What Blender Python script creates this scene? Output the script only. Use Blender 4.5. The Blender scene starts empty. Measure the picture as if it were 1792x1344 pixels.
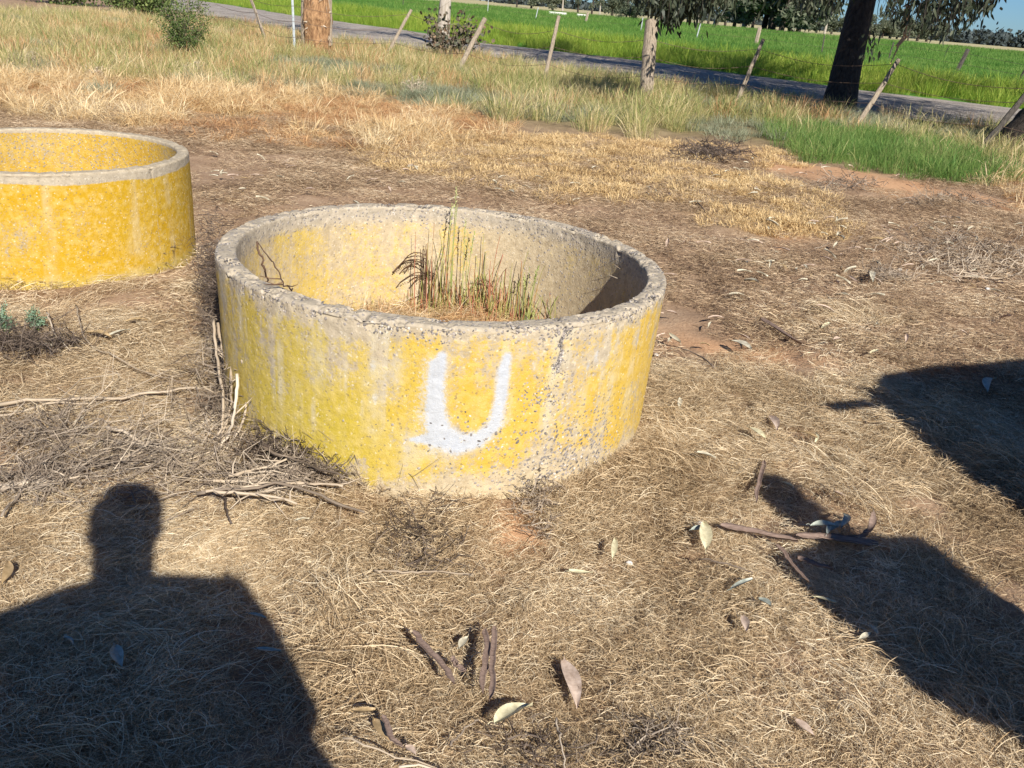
import bpy, bmesh, math, random
import numpy as np
from mathutils import Vector, Matrix, Euler

rng = np.random.default_rng(7)
random.seed(7)
SC = bpy.context.scene
COL = SC.collection

# ------------------------------------------------------------------ camera
EYE = np.array([0.0, 0.0, 1.6])
PITCH, ROLL, FPX = 0.41124, 0.08558, 1524.6
F_ = np.array([0, math.cos(PITCH), -math.sin(PITCH)])
U0 = np.array([0, math.sin(PITCH), math.cos(PITCH)])
R0 = np.array([1.0, 0, 0])
R_ = math.cos(ROLL) * R0 + math.sin(ROLL) * U0
U_ = -math.sin(ROLL) * R0 + math.cos(ROLL) * U0
cam = bpy.data.cameras.new('camera')
cam.sensor_width = 36.0
cam.lens = 36.0 * FPX / 1792.0
cam.clip_start = 0.02
cam.clip_end = 9000
camo = bpy.data.objects.new('camera', cam)
COL.objects.link(camo)
M = Matrix(((R_[0], U_[0], -F_[0], EYE[0]), (R_[1], U_[1], -F_[1], EYE[1]), (R_[2], U_[2], -F_[2], EYE[2]), (0, 0, 0, 1)))
camo.matrix_world = M
SC.camera = camo

# ------------------------------------------------------------------ sun and sky
SUN_AZ = math.radians(-22.0)      # heading in which shadows run, from +Y towards +X
SUN_EL = math.radians(34.0)
to_sun = Vector((-math.sin(SUN_AZ) * math.cos(SUN_EL), -math.cos(SUN_AZ) * math.cos(SUN_EL), math.sin(SUN_EL)))
sl = bpy.data.lights.new('sun', 'SUN')
sl.energy = 5.0
sl.angle = math.radians(0.53)
sl.color = (1.0, 0.955, 0.88)
so = bpy.data.objects.new('sun', sl)
so.rotation_euler = to_sun.to_track_quat('Z', 'Y').to_euler()
so.location = (3, -5, 8)
COL.objects.link(so)
W = bpy.data.worlds.new('World')
SC.world = W
W.use_nodes = True
nt = W.node_tree
bg = nt.nodes['Background']
sky = nt.nodes.new('ShaderNodeTexSky')
sky.sky_type = 'NISHITA'
sky.sun_disc = False
sky.sun_elevation = SUN_EL
sky.sun_rotation = math.atan2(to_sun.x, to_sun.y)
sky.air_density = 1.0
sky.dust_density = 0.4
sky.ozone_density = 1.6
sky.altitude = 1200
tint = nt.nodes.new('ShaderNodeMix'); tint.data_type = 'RGBA'; tint.blend_type = 'MULTIPLY'; tint.inputs[0].default_value = 1.0
tint.inputs[7].default_value = (0.50, 0.80, 1.24, 1)      # clear deep blue of a dry spring day
nt.links.new(sky.outputs[0], tint.inputs[6])
nt.links.new(tint.outputs[2], bg.inputs[0])
bg.inputs[1].default_value = 0.048
SC.view_settings.view_transform = 'Standard'
SC.view_settings.look = 'None'
SC.view_settings.gamma = 1.0
SC.view_settings.use_curve_mapping = False
SC.view_settings.exposure = 0.62
SC.cycles.max_bounces = 6
SC.cycles.diffuse_bounces = 3
SC.cycles.transparent_max_bounces = 4


# ------------------------------------------------------------------ where things stand
def ray(px, py):
    d = (px - 896) * R_ - (py - 672) * U_ + FPX * F_
    return d / np.linalg.norm(d)


def gp(px, py, z=0.0):
    d = ray(px, py)
    if d[2] > -1e-3:
        d = d.copy(); d[2] = -1e-3
    return EYE + d * ((z - EYE[2]) / d[2])


def at_depth(px, py, depth):
    d = (px - 896) * R_ - (py - 672) * U_ + FPX * F_
    return EYE + d / FPX * depth


def depth_of(P):
    return float((np.asarray(P) - EYE) @ F_)


def at_dist(px, dist, z=0.0):          # ground point under the horizon pixel column px at a distance
    a = 0.0
    # heading of the pixel column at the horizon
    y = 82.0 + (px - 1792) * 0.0858
    d = ray(px, y)
    h = np.array([d[0], d[1]]); h /= np.linalg.norm(h)
    return np.array([h[0] * dist, h[1] * dist, z])


def gpoly(pts):
    return np.array([gp(*p)[:2] for p in pts])


def inpoly(P, poly):
    x, y = P[:, 0], P[:, 1]
    ins = np.zeros(len(x), bool)
    n = len(poly)
    j = n - 1
    for i in range(n):
        xi, yi = poly[i]; xj, yj = poly[j]
        c = ((yi > y) != (yj > y)) & (x < (xj - xi) * (y - yi) / (yj - yi + 1e-12) + xi)
        ins ^= c
        j = i
    return ins


def polydist(P, poly):                 # unsigned distance to the outline
    d = np.full(len(P), 1e9)
    n = len(poly)
    for i in range(n):
        a = poly[i]; b = poly[(i + 1) % n]
        ab = b - a
        t = np.clip(((P - a) @ ab) / (ab @ ab + 1e-12), 0, 1)
        d = np.minimum(d, np.linalg.norm(P - a - t[:, None] * ab, axis=1))
    return d


def softin(P, poly, w):
    d = polydist(P, poly)
    s = np.where(inpoly(P, poly), d, -d)
    return np.clip(s / w + 0.5, 0, 1)


# ------------------------------------------------------------------ numpy noise
def _hash(ix, iy, iz, seed):
    h = (ix.astype(np.int64) * 374761393 + iy.astype(np.int64) * 668265263 + iz.astype(np.int64) * 2147483647 + seed * 974711) & 0xffffffff
    h = ((h ^ (h >> 13)) * 1274126177) & 0xffffffff
    h = ((h ^ (h >> 16)) * 2246822519) & 0xffffffff
    return ((h ^ (h >> 15)) & 0xffffff) / float(0xffffff)


def vn(x, y, z, seed=0):
    x, y, z = np.broadcast_arrays(np.asarray(x, float), np.asarray(y, float), np.asarray(z, float))
    ix, iy, iz = np.floor(x), np.floor(y), np.floor(z)
    fx, fy, fz = x - ix, y - iy, z - iz
    fx = fx * fx * (3 - 2 * fx); fy = fy * fy * (3 - 2 * fy); fz = fz * fz * (3 - 2 * fz)
    r = 0
    for dx in (0, 1):
        for dy in (0, 1):
            for dz in (0, 1):
                w = (fx if dx else 1 - fx) * (fy if dy else 1 - fy) * (fz if dz else 1 - fz)
                r = r + w * _hash(ix + dx, iy + dy, iz + dz, seed)
    return r


def fbm(x, y, z=0.0, o=4, seed=0):
    a, s, t = 1.0, 0.0, 0.0
    for i in range(o):
        k = 2.03 ** i
        s = s + a * vn(x * k, y * k, np.asarray(z) * k, seed + i * 17)
        t += a
        a *= 0.5
    return s / t


# ------------------------------------------------------------------ mesh helpers
def nmesh(name, V, F, mats=None, smooth=False, attrs=None, midx=None):
    """V (n,3); F: (m,k) ndarray or list of ndarrays with different k"""
    V = np.asarray(V, np.float32)
    Fs = F if isinstance(F, list) else [F]
    Fs = [np.asarray(f, np.int32) for f in Fs if len(f)]
    me = bpy.data.meshes.new(name)
    me.vertices.add(len(V))
    me.vertices.foreach_set('co', V.ravel())
    loops = np.concatenate([f.ravel() for f in Fs])
    tot = np.concatenate([np.full(len(f), f.shape[1], np.int32) for f in Fs])
    st = np.concatenate([[0], np.cumsum(tot)[:-1]]).astype(np.int32)
    me.loops.add(len(loops))
    me.loops.foreach_set('vertex_index', loops)
    me.polygons.add(len(tot))
    me.polygons.foreach_set('loop_start', st)
    me.polygons.foreach_set('loop_total', tot)
    if midx is not None:
        me.polygons.foreach_set('material_index', np.asarray(midx, np.int32))
    me.polygons.foreach_set('use_smooth', np.full(len(tot), bool(smooth)))
    me.update(calc_edges=True)
    me.validate()
    for k, a in (attrs or {}).items():
        a = np.asarray(a, np.float32)
        if a.ndim == 1:
            at = me.attributes.new(k, 'FLOAT', 'POINT'); at.data.foreach_set('value', a)
        else:
            at = me.attributes.new(k, 'FLOAT_VECTOR', 'POINT'); at.data.foreach_set('vector', a.ravel())
    for m in (mats if isinstance(mats, (list, tuple)) else [mats]):
        if m: me.materials.append(m)
    return me


def tag(o, label=None, cat=None, group=None, kind=None):
    if label: o['label'] = label
    if cat: o['category'] = cat
    if group: o['group'] = group
    if kind: o['kind'] = kind
    return o


def obj(name, me, parent=None, loc=None):
    o = bpy.data.objects.new(name, me)
    COL.objects.link(o)
    if parent is not None: o.parent = parent
    if loc is not None: o.location = loc
    return o


def empty(name, loc=(0, 0, 0), rz=0.0):
    o = bpy.data.objects.new(name, None)
    o.empty_display_size = 0.1
    COL.objects.link(o)
    o.location = loc
    o.rotation_euler = (0, 0, rz)
    return o


def copy_tree(o, parent=None):
    c = o.copy(); COL.objects.link(c)
    if parent is not None: c.parent = parent
    for ch in [x for x in SC.objects if x.parent == o]:
        copy_tree(ch, c)
    return c


class Geo:
    def __init__(s): s.V = []; s.F = {}; s.A = []; s.n = 0
    def add(s, V, F, v=0.5):
        V = np.asarray(V, float); F = np.asarray(F)
        s.V.append(V); s.F.setdefault(F.shape[1], []).append(F + s.n); s.n += len(V)
        s.A.append(np.full(len(V), v) if np.isscalar(v) else np.asarray(v))
    def mesh(s, name, mat, smooth=False):
        return nmesh(name, np.concatenate(s.V), [np.concatenate(f) for f in s.F.values()], mat, smooth, {'v': np.concatenate(s.A)})


def tube(pts, rad, k=6, v=0.5, cap=True, wob=0.0, seed=0):
    pts = np.asarray(pts, float); n = len(pts)
    rad = np.broadcast_to(np.asarray(rad, float), (n,))
    T = np.gradient(pts, axis=0); T /= np.linalg.norm(T, axis=1)[:, None] + 1e-12
    ref = np.array([0, 0, 1.0]) if abs(T[0, 2]) < 0.9 else np.array([1.0, 0, 0])
    A = np.cross(T, ref); A /= np.linalg.norm(A, axis=1)[:, None] + 1e-12
    B = np.cross(T, A)
    th = np.linspace(0, 2 * np.pi, k, endpoint=False)
    rr = rad[:, None] * np.ones((1, k))
    if wob:
        rr = rr * (1 + wob * (fbm(np.cos(th)[None] * 1.5 + 7, np.sin(th)[None] * 1.5 + seed, np.arange(n)[:, None] * 0.25, 3, seed) - 0.5) * 2)
    V = pts[:, None] + rr[..., None] * (np.cos(th)[None, :, None] * A[:, None] + np.sin(th)[None, :, None] * B[:, None])
    V = V.reshape(-1, 3)
    i = np.arange(n - 1)[:, None] * k; j = np.arange(k)[None]
    j2 = (j + 1) % k
    F = np.stack([i + j, i + j2, i + k + j2, i + k + j], -1).reshape(-1, 4)
    if cap:
        V = np.concatenate([V, pts[:1], pts[-1:]])
        a = np.arange(k); b = (a + 1) % k
        c0 = np.stack([b, a, np.full(k, n * k), np.full(k, n * k)], -1)
        c1 = np.stack([(n - 1) * k + a, (n - 1) * k + b, np.full(k, n * k + 1), np.full(k, n * k + 1)], -1)
        return V, F, [c0[:, :3], c1[:, :3]]
    return V, F, []


def add_tube(g, pts, rad, k=5, v=0.5, wob=0.0, seed=0, cap=True):
    V, F, caps = tube(pts, rad, k, v, cap, wob, seed)
    n0 = g.n
    g.add(V, F, v)
    for c in caps:
        g.F.setdefault(3, []).append(c + n0)


# ------------------------------------------------------------------ materials
def mat(name, rough=0.85, spec=0.3):
    m = bpy.data.materials.new(name); m.use_nodes = True
    b = m.node_tree.nodes['Principled BSDF']
    b.inputs['Roughness'].default_value = rough
    b.inputs['Specular IOR Level'].default_value = spec
    return m, m.node_tree, b


def N(t, kind, **kw):
    n = t.nodes.new(kind)
    for k, v in kw.items():
        if k.startswith('i_'):
            n.inputs[k[2:].replace('_', ' ')].default_value = v
        else:
            setattr(n, k, v)
    return n


def ramp(t, fac, stops):
    r = t.nodes.new('ShaderNodeValToRGB')
    e = r.color_ramp.elements
    while len(e) < len(stops): e.new(0.5)
    for el, (p, c) in zip(e, stops):
        el.position = p; el.color = (*c, 1) if len(c) == 3 else c
    t.links.new(fac, r.inputs[0])
    return r.outputs[0]


def mixc(t, f, a, b, mode='MIX'):
    m = t.nodes.new('ShaderNodeMix'); m.data_type = 'RGBA'; m.blend_type = mode; m.clamp_factor = True
    for s, x in ((m.inputs[0], f), (m.inputs[6], a), (m.inputs[7], b)):
        if isinstance(x, (int, float)): s.default_value = x
        elif isinstance(x, tuple): s.default_value = (*x, 1)
        else: t.links.new(x, s)
    return m.outputs[2]


def mth(t, op, a, b=0.0, c=None):
    m = t.nodes.new('ShaderNodeMath'); m.operation = op
    for s, x in zip(m.inputs, (a, b, c)):
        if x is None: continue
        if isinstance(x, (int, float)): s.default_value = x
        else: t.links.new(x, s)
    return m.outputs[0]


def attr(t, name):
    a = t.nodes.new('ShaderNodeAttribute'); a.attribute_name = name
    return a


def bump(t, b, h, strength, dist=0.01):
    n = t.nodes.new('ShaderNodeBump'); n.inputs['Strength'].default_value = strength; n.inputs['Distance'].default_value = dist
    t.links.new(h, n.inputs['Height']); t.links.new(n.outputs[0], b.inputs['Normal'])


def tex(t, scale, detail=4, rough=0.6, kind='noise', co='Object', stretch=None):
    c = t.nodes.new('ShaderNodeTexCoord')
    src = c.outputs[co]
    if stretch:
        mp = t.nodes.new('ShaderNodeMapping'); mp.inputs['Scale'].default_value = stretch
        t.links.new(src, mp.inputs[0]); src = mp.outputs[0]
    if kind == 'noise':
        n = t.nodes.new('ShaderNodeTexNoise'); n.inputs['Detail'].default_value = detail; n.inputs['Roughness'].default_value = rough
    else:
        n = t.nodes.new('ShaderNodeTexVoronoi')
    n.inputs['Scale'].default_value = scale
    t.links.new(src, n.inputs['Vector'])
    return n


def blade_mat(name, stops, transl=0.25, rough=0.6, patch=None):
    """colour by the per-blade value 'v', nudged per clump by a slow noise over the ground"""
    m, t, b = mat(name, rough, 0.25)
    v = attr(t, 'v').outputs['Fac']
    oi = t.nodes.new('ShaderNodeObjectInfo')
    geo = t.nodes.new('ShaderNodeNewGeometry')
    ns = t.nodes.new('ShaderNodeTexNoise'); ns.inputs['Scale'].default_value = patch or 1.3; ns.inputs['Detail'].default_value = 3
    t.links.new(geo.outputs['Position'], ns.inputs['Vector'])
    f = mth(t, 'ADD', mth(t, 'MULTIPLY', v, 0.62), mth(t, 'MULTIPLY', mth(t, 'SUBTRACT', ns.outputs[0], 0.28), 0.85))
    col = ramp(t, f, stops)
    t.links.new(col, b.inputs['Base Color'])
    if transl:
        tr = t.nodes.new('ShaderNodeBsdfTranslucent'); t.links.new(col, tr.inputs[0])
        mx = t.nodes.new('ShaderNodeMixShader'); mx.inputs[0].default_value = transl
        out = t.nodes['Material Output']
        t.links.new(b.outputs[0], mx.inputs[1]); t.links.new(tr.outputs[0], mx.inputs[2]); t.links.new(mx.outputs[0], out.inputs[0])
    return m


M_straw = blade_mat('straw', [(0.1, (.10, .062, .032)), (0.35, (.40, .275, .15)), (0.62, (.68, .525, .325)), (0.95, (.93, .83, .62))], 0.12)
M_litter = blade_mat('brown litter', [(0.1, (.10, .062, .038)), (0.4, (.33, .22, .13)), (0.7, (.56, .415, .26)), (1.0, (.88, .75, .53))], 0.08)
M_gold = blade_mat('golden dry grass', [(0.0, (.42, .23, .10)), (0.25, (.62, .41, .19)), (0.55, (.78, .59, .32)), (1.0, (.88, .76, .52))], 0.3, patch=0.8)
M_oat = blade_mat('short dry oats', [(0.0, (.38, .24, .11)), (0.4, (.60, .42, .20)), (0.75, (.76, .57, .30)), (1.0, (.86, .72, .44))], 0.25)
M_red = blade_mat('rusty dry grass', [(0.0, (.28, .13, .06)), (0.4, (.48, .26, .12)), (0.75, (.64, .41, .20)), (1.0, (.78, .60, .36))], 0.25)
M_verge = blade_mat('half dry verge grass', [(0.0, (.12, .16, .05)), (0.27, (.23, .28, .08)), (0.45, (.40, .39, .14)), (0.66, (.62, .50, .24)), (1.0, (.82, .71, .45))], 0.35, patch=0.45)
M_lush = blade_mat('lush green grass', [(0.0, (.055, .13, .025)), (0.4, (.12, .24, .05)), (0.7, (.25, .35, .09)), (1.0, (.62, .53, .26))], 0.35)
M_field = blade_mat('paddock grass', [(0.05, (.055, .15, .025)), (0.4, (.11, .245, .04)), (0.7, (.22, .345, .07)), (1.0, (.44, .46, .17))], 0.4, patch=0.12)
M_fieldY = blade_mat('yellow green roadside grass', [(0.0, (.10, .22, .025)), (0.45, (.24, .36, .04)), (0.8, (.42, .46, .08)), (1.0, (.60, .56, .2))], 0.4, patch=0.25)
M_weed = blade_mat('grey green weed', [(0.0, (.13, .14, .085)), (0.5, (.26, .28, .17)), (1.0, (.46, .45, .32))], 0.2)
M_redstem = blade_mat('red and green stems', [(0.0, (.16, .22, .05)), (0.35, (.36, .34, .10)), (0.6, (.42, .13, .08)), (0.8, (.34, .20, .10)), (1.0, (.62, .46, .22))], 0.2, patch=9)
M_gleaf = blade_mat('gum foliage', [(0.1, (.018, .025, .014)), (0.5, (.05, .062, .036)), (0.78, (.11, .12, .075)), (1.0, (.36, .35, .25))], 0.2, rough=0.45)  # crown shade put into the dark stops, sunlit leaves into the palest
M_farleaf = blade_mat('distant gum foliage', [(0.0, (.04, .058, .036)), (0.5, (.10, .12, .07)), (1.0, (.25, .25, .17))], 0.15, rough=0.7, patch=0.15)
M_shrub = blade_mat('shrub foliage', [(0.0, (.045, .075, .025)), (0.5, (.11, .16, .045)), (1.0, (.28, .31, .10))], 0.25)
M_rust_leaf = blade_mat('wilted sapling leaves', [(0.0, (.05, .06, .035)), (0.5, (.10, .10, .06)), (0.8, (.20, .13, .08)), (1.0, (.42, .30, .20))], 0.15, patch=4)
M_twig = blade_mat('grey dead twigs', [(0.0, (.09, .065, .045)), (0.5, (.22, .17, .125)), (1.0, (.46, .38, .29))], 0.0, patch=6)
M_twigpale = blade_mat('pale dead stems', [(0.0, (.24, .18, .12)), (0.5, (.44, .35, .25)), (1.0, (.62, .52, .40))], 0.0, patch=6)
M_dark = blade_mat('dark dead brush', [(0.0, (.03, .022, .018)), (0.5, (.085, .062, .048)), (1.0, (.24, .185, .14))], 0.0, patch=6)


def simple(name, c1, c2, scale=20, rough=0.85, bstr=0.5, bdist=0.01, stretch=None, detail=6, spec=0.3):
    m, t, b = mat(name, rough, spec)
    n = tex(t, scale, detail, 0.65, stretch=stretch)
    t.links.new(ramp(t, n.outputs[0], [(0.3, c1), (0.7, c2)]), b.inputs['Base Color'])
    if bstr: bump(t, b, n.outputs[0], bstr, bdist)
    return m


M_post = simple('weathered timber', (.16, .125, .09), (.42, .34, .25), 7, 0.9, 0.9, 0.02, (6, 6, 0.6))
M_postdark = simple('dark timber', (.03, .026, .022), (.10, .085, .07), 7, 0.9, 0.9, 0.02, (6, 6, 0.6))
M_galv = simple('galvanised steel', (.27, .29, .29), (.42, .45, .45), 12, 0.45, 0.1, 0.002)
M_wire = simple('rusty wire', (.10, .06, .04), (.22, .15, .11), 30, 0.7, 0.0)
M_bark = simple('dark gum bark', (.018, .014, .011), (.085, .066, .052), 5, 0.95, 1.0, 0.05, (3, 3, 0.5))
M_barkpale = simple('pale bark', (.25, .21, .16), (.48, .43, .36), 5, 0.9, 0.6, 0.03, (3, 3, 0.5))
M_stump = simple('orange brown weathered wood', (.15, .07, .03), (.56, .33, .165), 7, 0.9, 1.0, 0.08, (2.4, 2.4, .8))
M_barkstrip = simple('shed bark strip', (.13, .085, .065), (.30, .215, .17), 30, 0.75, 0.5, 0.002, (1, 8, 8))
M_leafpale = simple('pale dry leaf', (0.32, 0.28, 0.20), (.72, .66, .50), 40, 0.6, 0.3, 0.002)
M_leafpink = simple('pinkish dry leaf', (0.31, 0.22, 0.16), (.68, .54, .43), 40, 0.6, 0.3, 0.002)
M_leafcream = simple('cream dry leaf', (0.41, 0.36, 0.22), (.80, .73, .48), 40, 0.5, 0.3, 0.002)
M_leafgrey = simple('grey green leaf', (0.21, 0.23, 0.19), (.50, .52, .44), 40, 0.6, 0.3, 0.002)
M_leafbrown = simple('tan dry leaf', (0.22, 0.15, 0.07), (.52, .37, .20), 40, 0.6, 0.3, 0.002)
M_stone = simple('white stone', (.50, .46, .42), (.72, .70, .66), 60, 0.8, 0.5, 0.003)
M_white = simple('white painted metal', (.68, .66, .6), (.8, .78, .74), 3, 0.5, 0.0)

# ------------------------------------------------------------------ zones of the ground (drawn on the ground plane)
Z_dry = gpoly([(-420, 40), (0, 118), (130, 128), (300, 140), (430, 150), (600, 165), (700, 172), (820, 190), (830, 235), (700, 262), (560, 262), (440, 252), (300, 235), (150, 215), (0, 205), (-420, 215)])
Z_verge = gpoly([(-420, -18), (0, 22), (200, 30), (330, 32), (430, 50), (560, 72), (700, 92), (850, 108), (1000, 128), (1130, 146), (1290, 163), (1450, 186), (1600, 208), (1792, 240), (1960, 262), (1960, 350), (1792, 318), (1740, 300), (1620, 275), (1500, 262), (1400, 262), (1300, 250), (1150, 238), (1000, 228), (820, 205), (700, 176), (600, 168), (430, 155), (300, 145), (130, 132), (0, 122), (-420, 60)])
Z_lush = gpoly([(1375, 228), (1480, 232), (1600, 250), (1740, 285), (1755, 318), (1700, 322), (1640, 316), (1500, 292), (1395, 272)])
Z_oat = gpoly([(640, 262), (800, 238), (950, 235), (1100, 262), (1200, 290), (1300, 305), (1430, 335), (1462, 372), (1440, 412), (1380, 414), (1290, 400), (1180, 356), (1000, 345), (850, 325), (720, 300), (640, 285)])
Z_red = gpoly([(500, 190), (620, 180), (760, 190), (900, 205), (930, 225), (880, 248), (760, 262), (640, 262), (540, 250), (480, 225)])
Z_red2 = gpoly([(1700, 320), (1792, 300), (1900, 320), (1900, 380), (1792, 372), (1720, 350)])
Z_bare = [gpoly(p) for p in (
    [(1345, 285), (1500, 296), (1640, 322), (1790, 352), (1900, 390), (1792, 372), (1600, 345), (1450, 325), (1350, 302)],
    [(1150, 572), (1250, 584), (1345, 608), (1340, 632), (1240, 622), (1150, 602)],
    [(880, 905), (950, 890), (985, 930), (940, 965), (890, 955)],
    [(1440, 1075), (1500, 1085), (1500, 1110), (1440, 1105)],
    [(600, 205), (700, 200), (740, 215), (640, 222)],
    [(1300, 392), (1380, 398), (1440, 420), (1350, 430)])]
ROAD_F = gpoly([(400, 9), (507, 26), (584, 37), (680, 49), (846, 76), (973, 90), (1129, 107), (1450, 152), (1792, 193)])
far_edge = np.concatenate([[ROAD_F[0] + (ROAD_F[0] - ROAD_F[3]) * 4], ROAD_F, [ROAD_F[-1] + (ROAD_F[-1] - ROAD_F[-2]) * 4]])
_t = np.gradient(far_edge, axis=0); _t /= np.linalg.norm(_t, axis=1)[:, None]
_nrm = np.stack([_t[:, 1], -_t[:, 0]], -1)                # towards the camera
_nrm *= np.sign((_nrm * -far_edge).sum(1))[:, None]
near_edge = far_edge + _nrm * 8.0
ROAD = np.concatenate([far_edge, near_edge[::-1]])
ROAD_SHADE = ROAD

RING = (-0.327, 3.55)
R1T, R1B, R1TH, R1H = 0.919, 0.900, 0.079, 0.626
RING2 = (-2.868, 5.189)
R2T, R2B, R2H = 0.794, 0.800, 0.60


def road_fn(x, y):
    P = np.stack([x, y], -1)
    return softin(P, ROAD, 0.5)


def bumps(x, y):
    z = (fbm(x * 5.5, y * 5.5, 0, 3, 3) - 0.5) * 0.075 + (fbm(x * 1.1, y * 1.1, 0, 3, 9) - 0.5) * 0.10
    fade = np.clip(1.6 - np.hypot(x, y) / 40, 0, 1)
    return z * fade - 0.01


# ------------------------------------------------------------------ GROUND
def make_ground():
    n, m = 520, 620
    tx = np.linspace(-1, 1, n); ty = np.linspace(0, 1, m)
    X = 2.6 * np.sinh(tx * math.asinh(4500 / 2.6))
    ty2 = np.linspace(-0.42, 1, m)
    Y = 2.0 + 2.6 * np.sinh(ty2 * math.asinh(6000 / 2.6))
    gx, gy = np.meshgrid(X, Y)
    x, y = gx.ravel(), gy.ravel()
    P = np.stack([x, y], -1)
    z = bumps(x, y)
    rd = softin(P, ROAD, 1.2)
    z = z * (1 - rd) - 0.02 * rd
    bare = np.zeros(len(x))
    nz = fbm(x * 3, y * 3, 0, 4, 21) - 0.5
    for b in Z_bare:
        d = polydist(P, b); s = np.where(inpoly(P, b), d, -d) + nz * 0.7
        bare = np.maximum(bare, np.clip(s / 0.18 + 0.5, 0, 1))
    green = np.clip((softin(P, np.concatenate([far_edge, [[900, 3000], [6000, 9000], [-6000, 9000], [-900, 700]]]), 1.0)), 0, 1)
    vg = np.maximum(softin(P, Z_verge, 1.5), softin(P, Z_lush, .5) * 1.0)
    gold = np.maximum(softin(P, Z_dry, 1.0), softin(P, Z_oat, .6))
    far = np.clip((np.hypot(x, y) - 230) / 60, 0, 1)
    V = np.stack([x, y, z], -1)
    i = np.arange(m - 1)[:, None] * n; j = np.arange(n - 1)[None]
    F = np.stack([i + j, i + j + 1, i + n + j + 1, i + n + j], -1).reshape(-1, 4)
    mt, t, b = mat('ground', 0.95, 0.15)
    co = t.nodes.new('ShaderNodeNewGeometry').outputs['Position']
    def nz_(s, d=5):
        q = t.nodes.new('ShaderNodeTexNoise'); q.inputs['Scale'].default_value = s; q.inputs['Detail'].default_value = d; q.inputs['Roughness'].default_value = 0.65
        t.links.new(co, q.inputs['Vector']); return q.outputs[0]
    n1, n2, n3 = nz_(3.0), nz_(60, 6), nz_(0.08, 6)
    base = ramp(t, mth(t, 'ADD', mth(t, 'MULTIPLY', n1, 0.5), mth(t, 'MULTIPLY', n2, 0.5)), [(0.3, (.18, .11, .065)), (0.5, (.34, .225, .14)), (0.7, (.50, .36, .235))])
    bareC = ramp(t, mth(t, 'ADD', mth(t, 'MULTIPLY', n1, 0.4), mth(t, 'MULTIPLY', n2, 0.6)), [(0.3, (.40, .215, .11)), (0.7, (.60, .37, .21))])
    goldC = ramp(t, n2, [(0.3, (.26, .16, .07)), (0.7, (.50, .36, .18))])
    vergeC = ramp(t, n1, [(0.3, (.15, .12, .06)), (0.7, (.32, .25, .13))])
    greenC = ramp(t, n3, [(0.3, (.05, .16, .018)), (0.5, (.085, .22, .025)), (0.7, (.16, .28, .04))])
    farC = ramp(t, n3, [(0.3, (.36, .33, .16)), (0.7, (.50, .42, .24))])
    c = mixc(t, attr(t, 'gold').outputs['Fac'], base, goldC)
    c = mixc(t, attr(t, 'verge').outputs['Fac'], c, vergeC)
    c = mixc(t, attr(t, 'green').outputs['Fac'], c, greenC)
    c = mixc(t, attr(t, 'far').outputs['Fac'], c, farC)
    c = mixc(t, attr(t, 'bare').outputs['Fac'], c, bareC)
    t.links.new(c, b.inputs['Base Color'])
    bump(t, b, n2, 0.8, 0.012)
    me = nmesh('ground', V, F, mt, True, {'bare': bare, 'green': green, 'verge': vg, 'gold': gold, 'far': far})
    o = obj('ground', me)
    tag(o, 'dry brown farmyard soil under matted straw, running out to the green paddock', 'ground', kind='structure')


make_ground()


# ROAD: gravel strip with a low crown
def make_road():
    E1, E2 = [], []
    for a in range(len(far_edge) - 1):
        for s in np.linspace(0, 1, 10, endpoint=False):
            E1.append(far_edge[a] * (1 - s) + far_edge[a + 1] * s)
            E2.append(near_edge[a] * (1 - s) + near_edge[a + 1] * s)
    E1, E2 = np.array(E1), np.array(E2)
    k = 14
    s = np.linspace(0, 1, k)
    P = E1[:, None] * (1 - s)[None, :, None] + E2[:, None] * s[None, :, None]
    jit = (fbm(P[..., 0] * .8, P[..., 1] * .8, 0, 3, 5) - .5)
    P[:, 0] += jit[:, 0:1] * 0.8; P[:, -1] += jit[:, -1:] * 0.8
    z = 0.012 + 0.07 * np.sin(np.pi * s)[None] + (fbm(P[..., 0] * 2, P[..., 1] * 2, 0, 3, 8) - .5) * .02
    V = np.concatenate([P, z[..., None]], -1).reshape(-1, 3)
    n = len(E1)
    i = np.arange(n - 1)[:, None] * k; j = np.arange(k - 1)[None]
    F = np.stack([i + j, i + k + j, i + k + j + 1, i + j + 1], -1).reshape(-1, 4)
    mt, t, b = mat('gravel', 0.9, 0.2)
    n1 = tex(t, 0.9, 6, 0.7); n2 = tex(t, 22, 3, 0.7)
    f = mth(t, 'ADD', mth(t, 'MULTIPLY', n1.outputs[0], 0.45), mth(t, 'MULTIPLY', n2.outputs[0], 0.55))
    t.links.new(ramp(t, f, [(0.38, (.15, .125, .105)), (0.5, (.33, .285, .24)), (0.62, (.50, .44, .37))]), b.inputs['Base Color'])
    bump(t, b, n2.outputs[0], 0.8, 0.03)
    o = obj('road', nmesh('road', V, F, mt, True))
    tag(o, 'pale grey gravel road running behind the leaning fence', 'road', kind='structure')


make_road()

# ------------------------------------------------------------------ scatter (grass, straw: uncountable)
PROTO_COUNT = [0]


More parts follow.
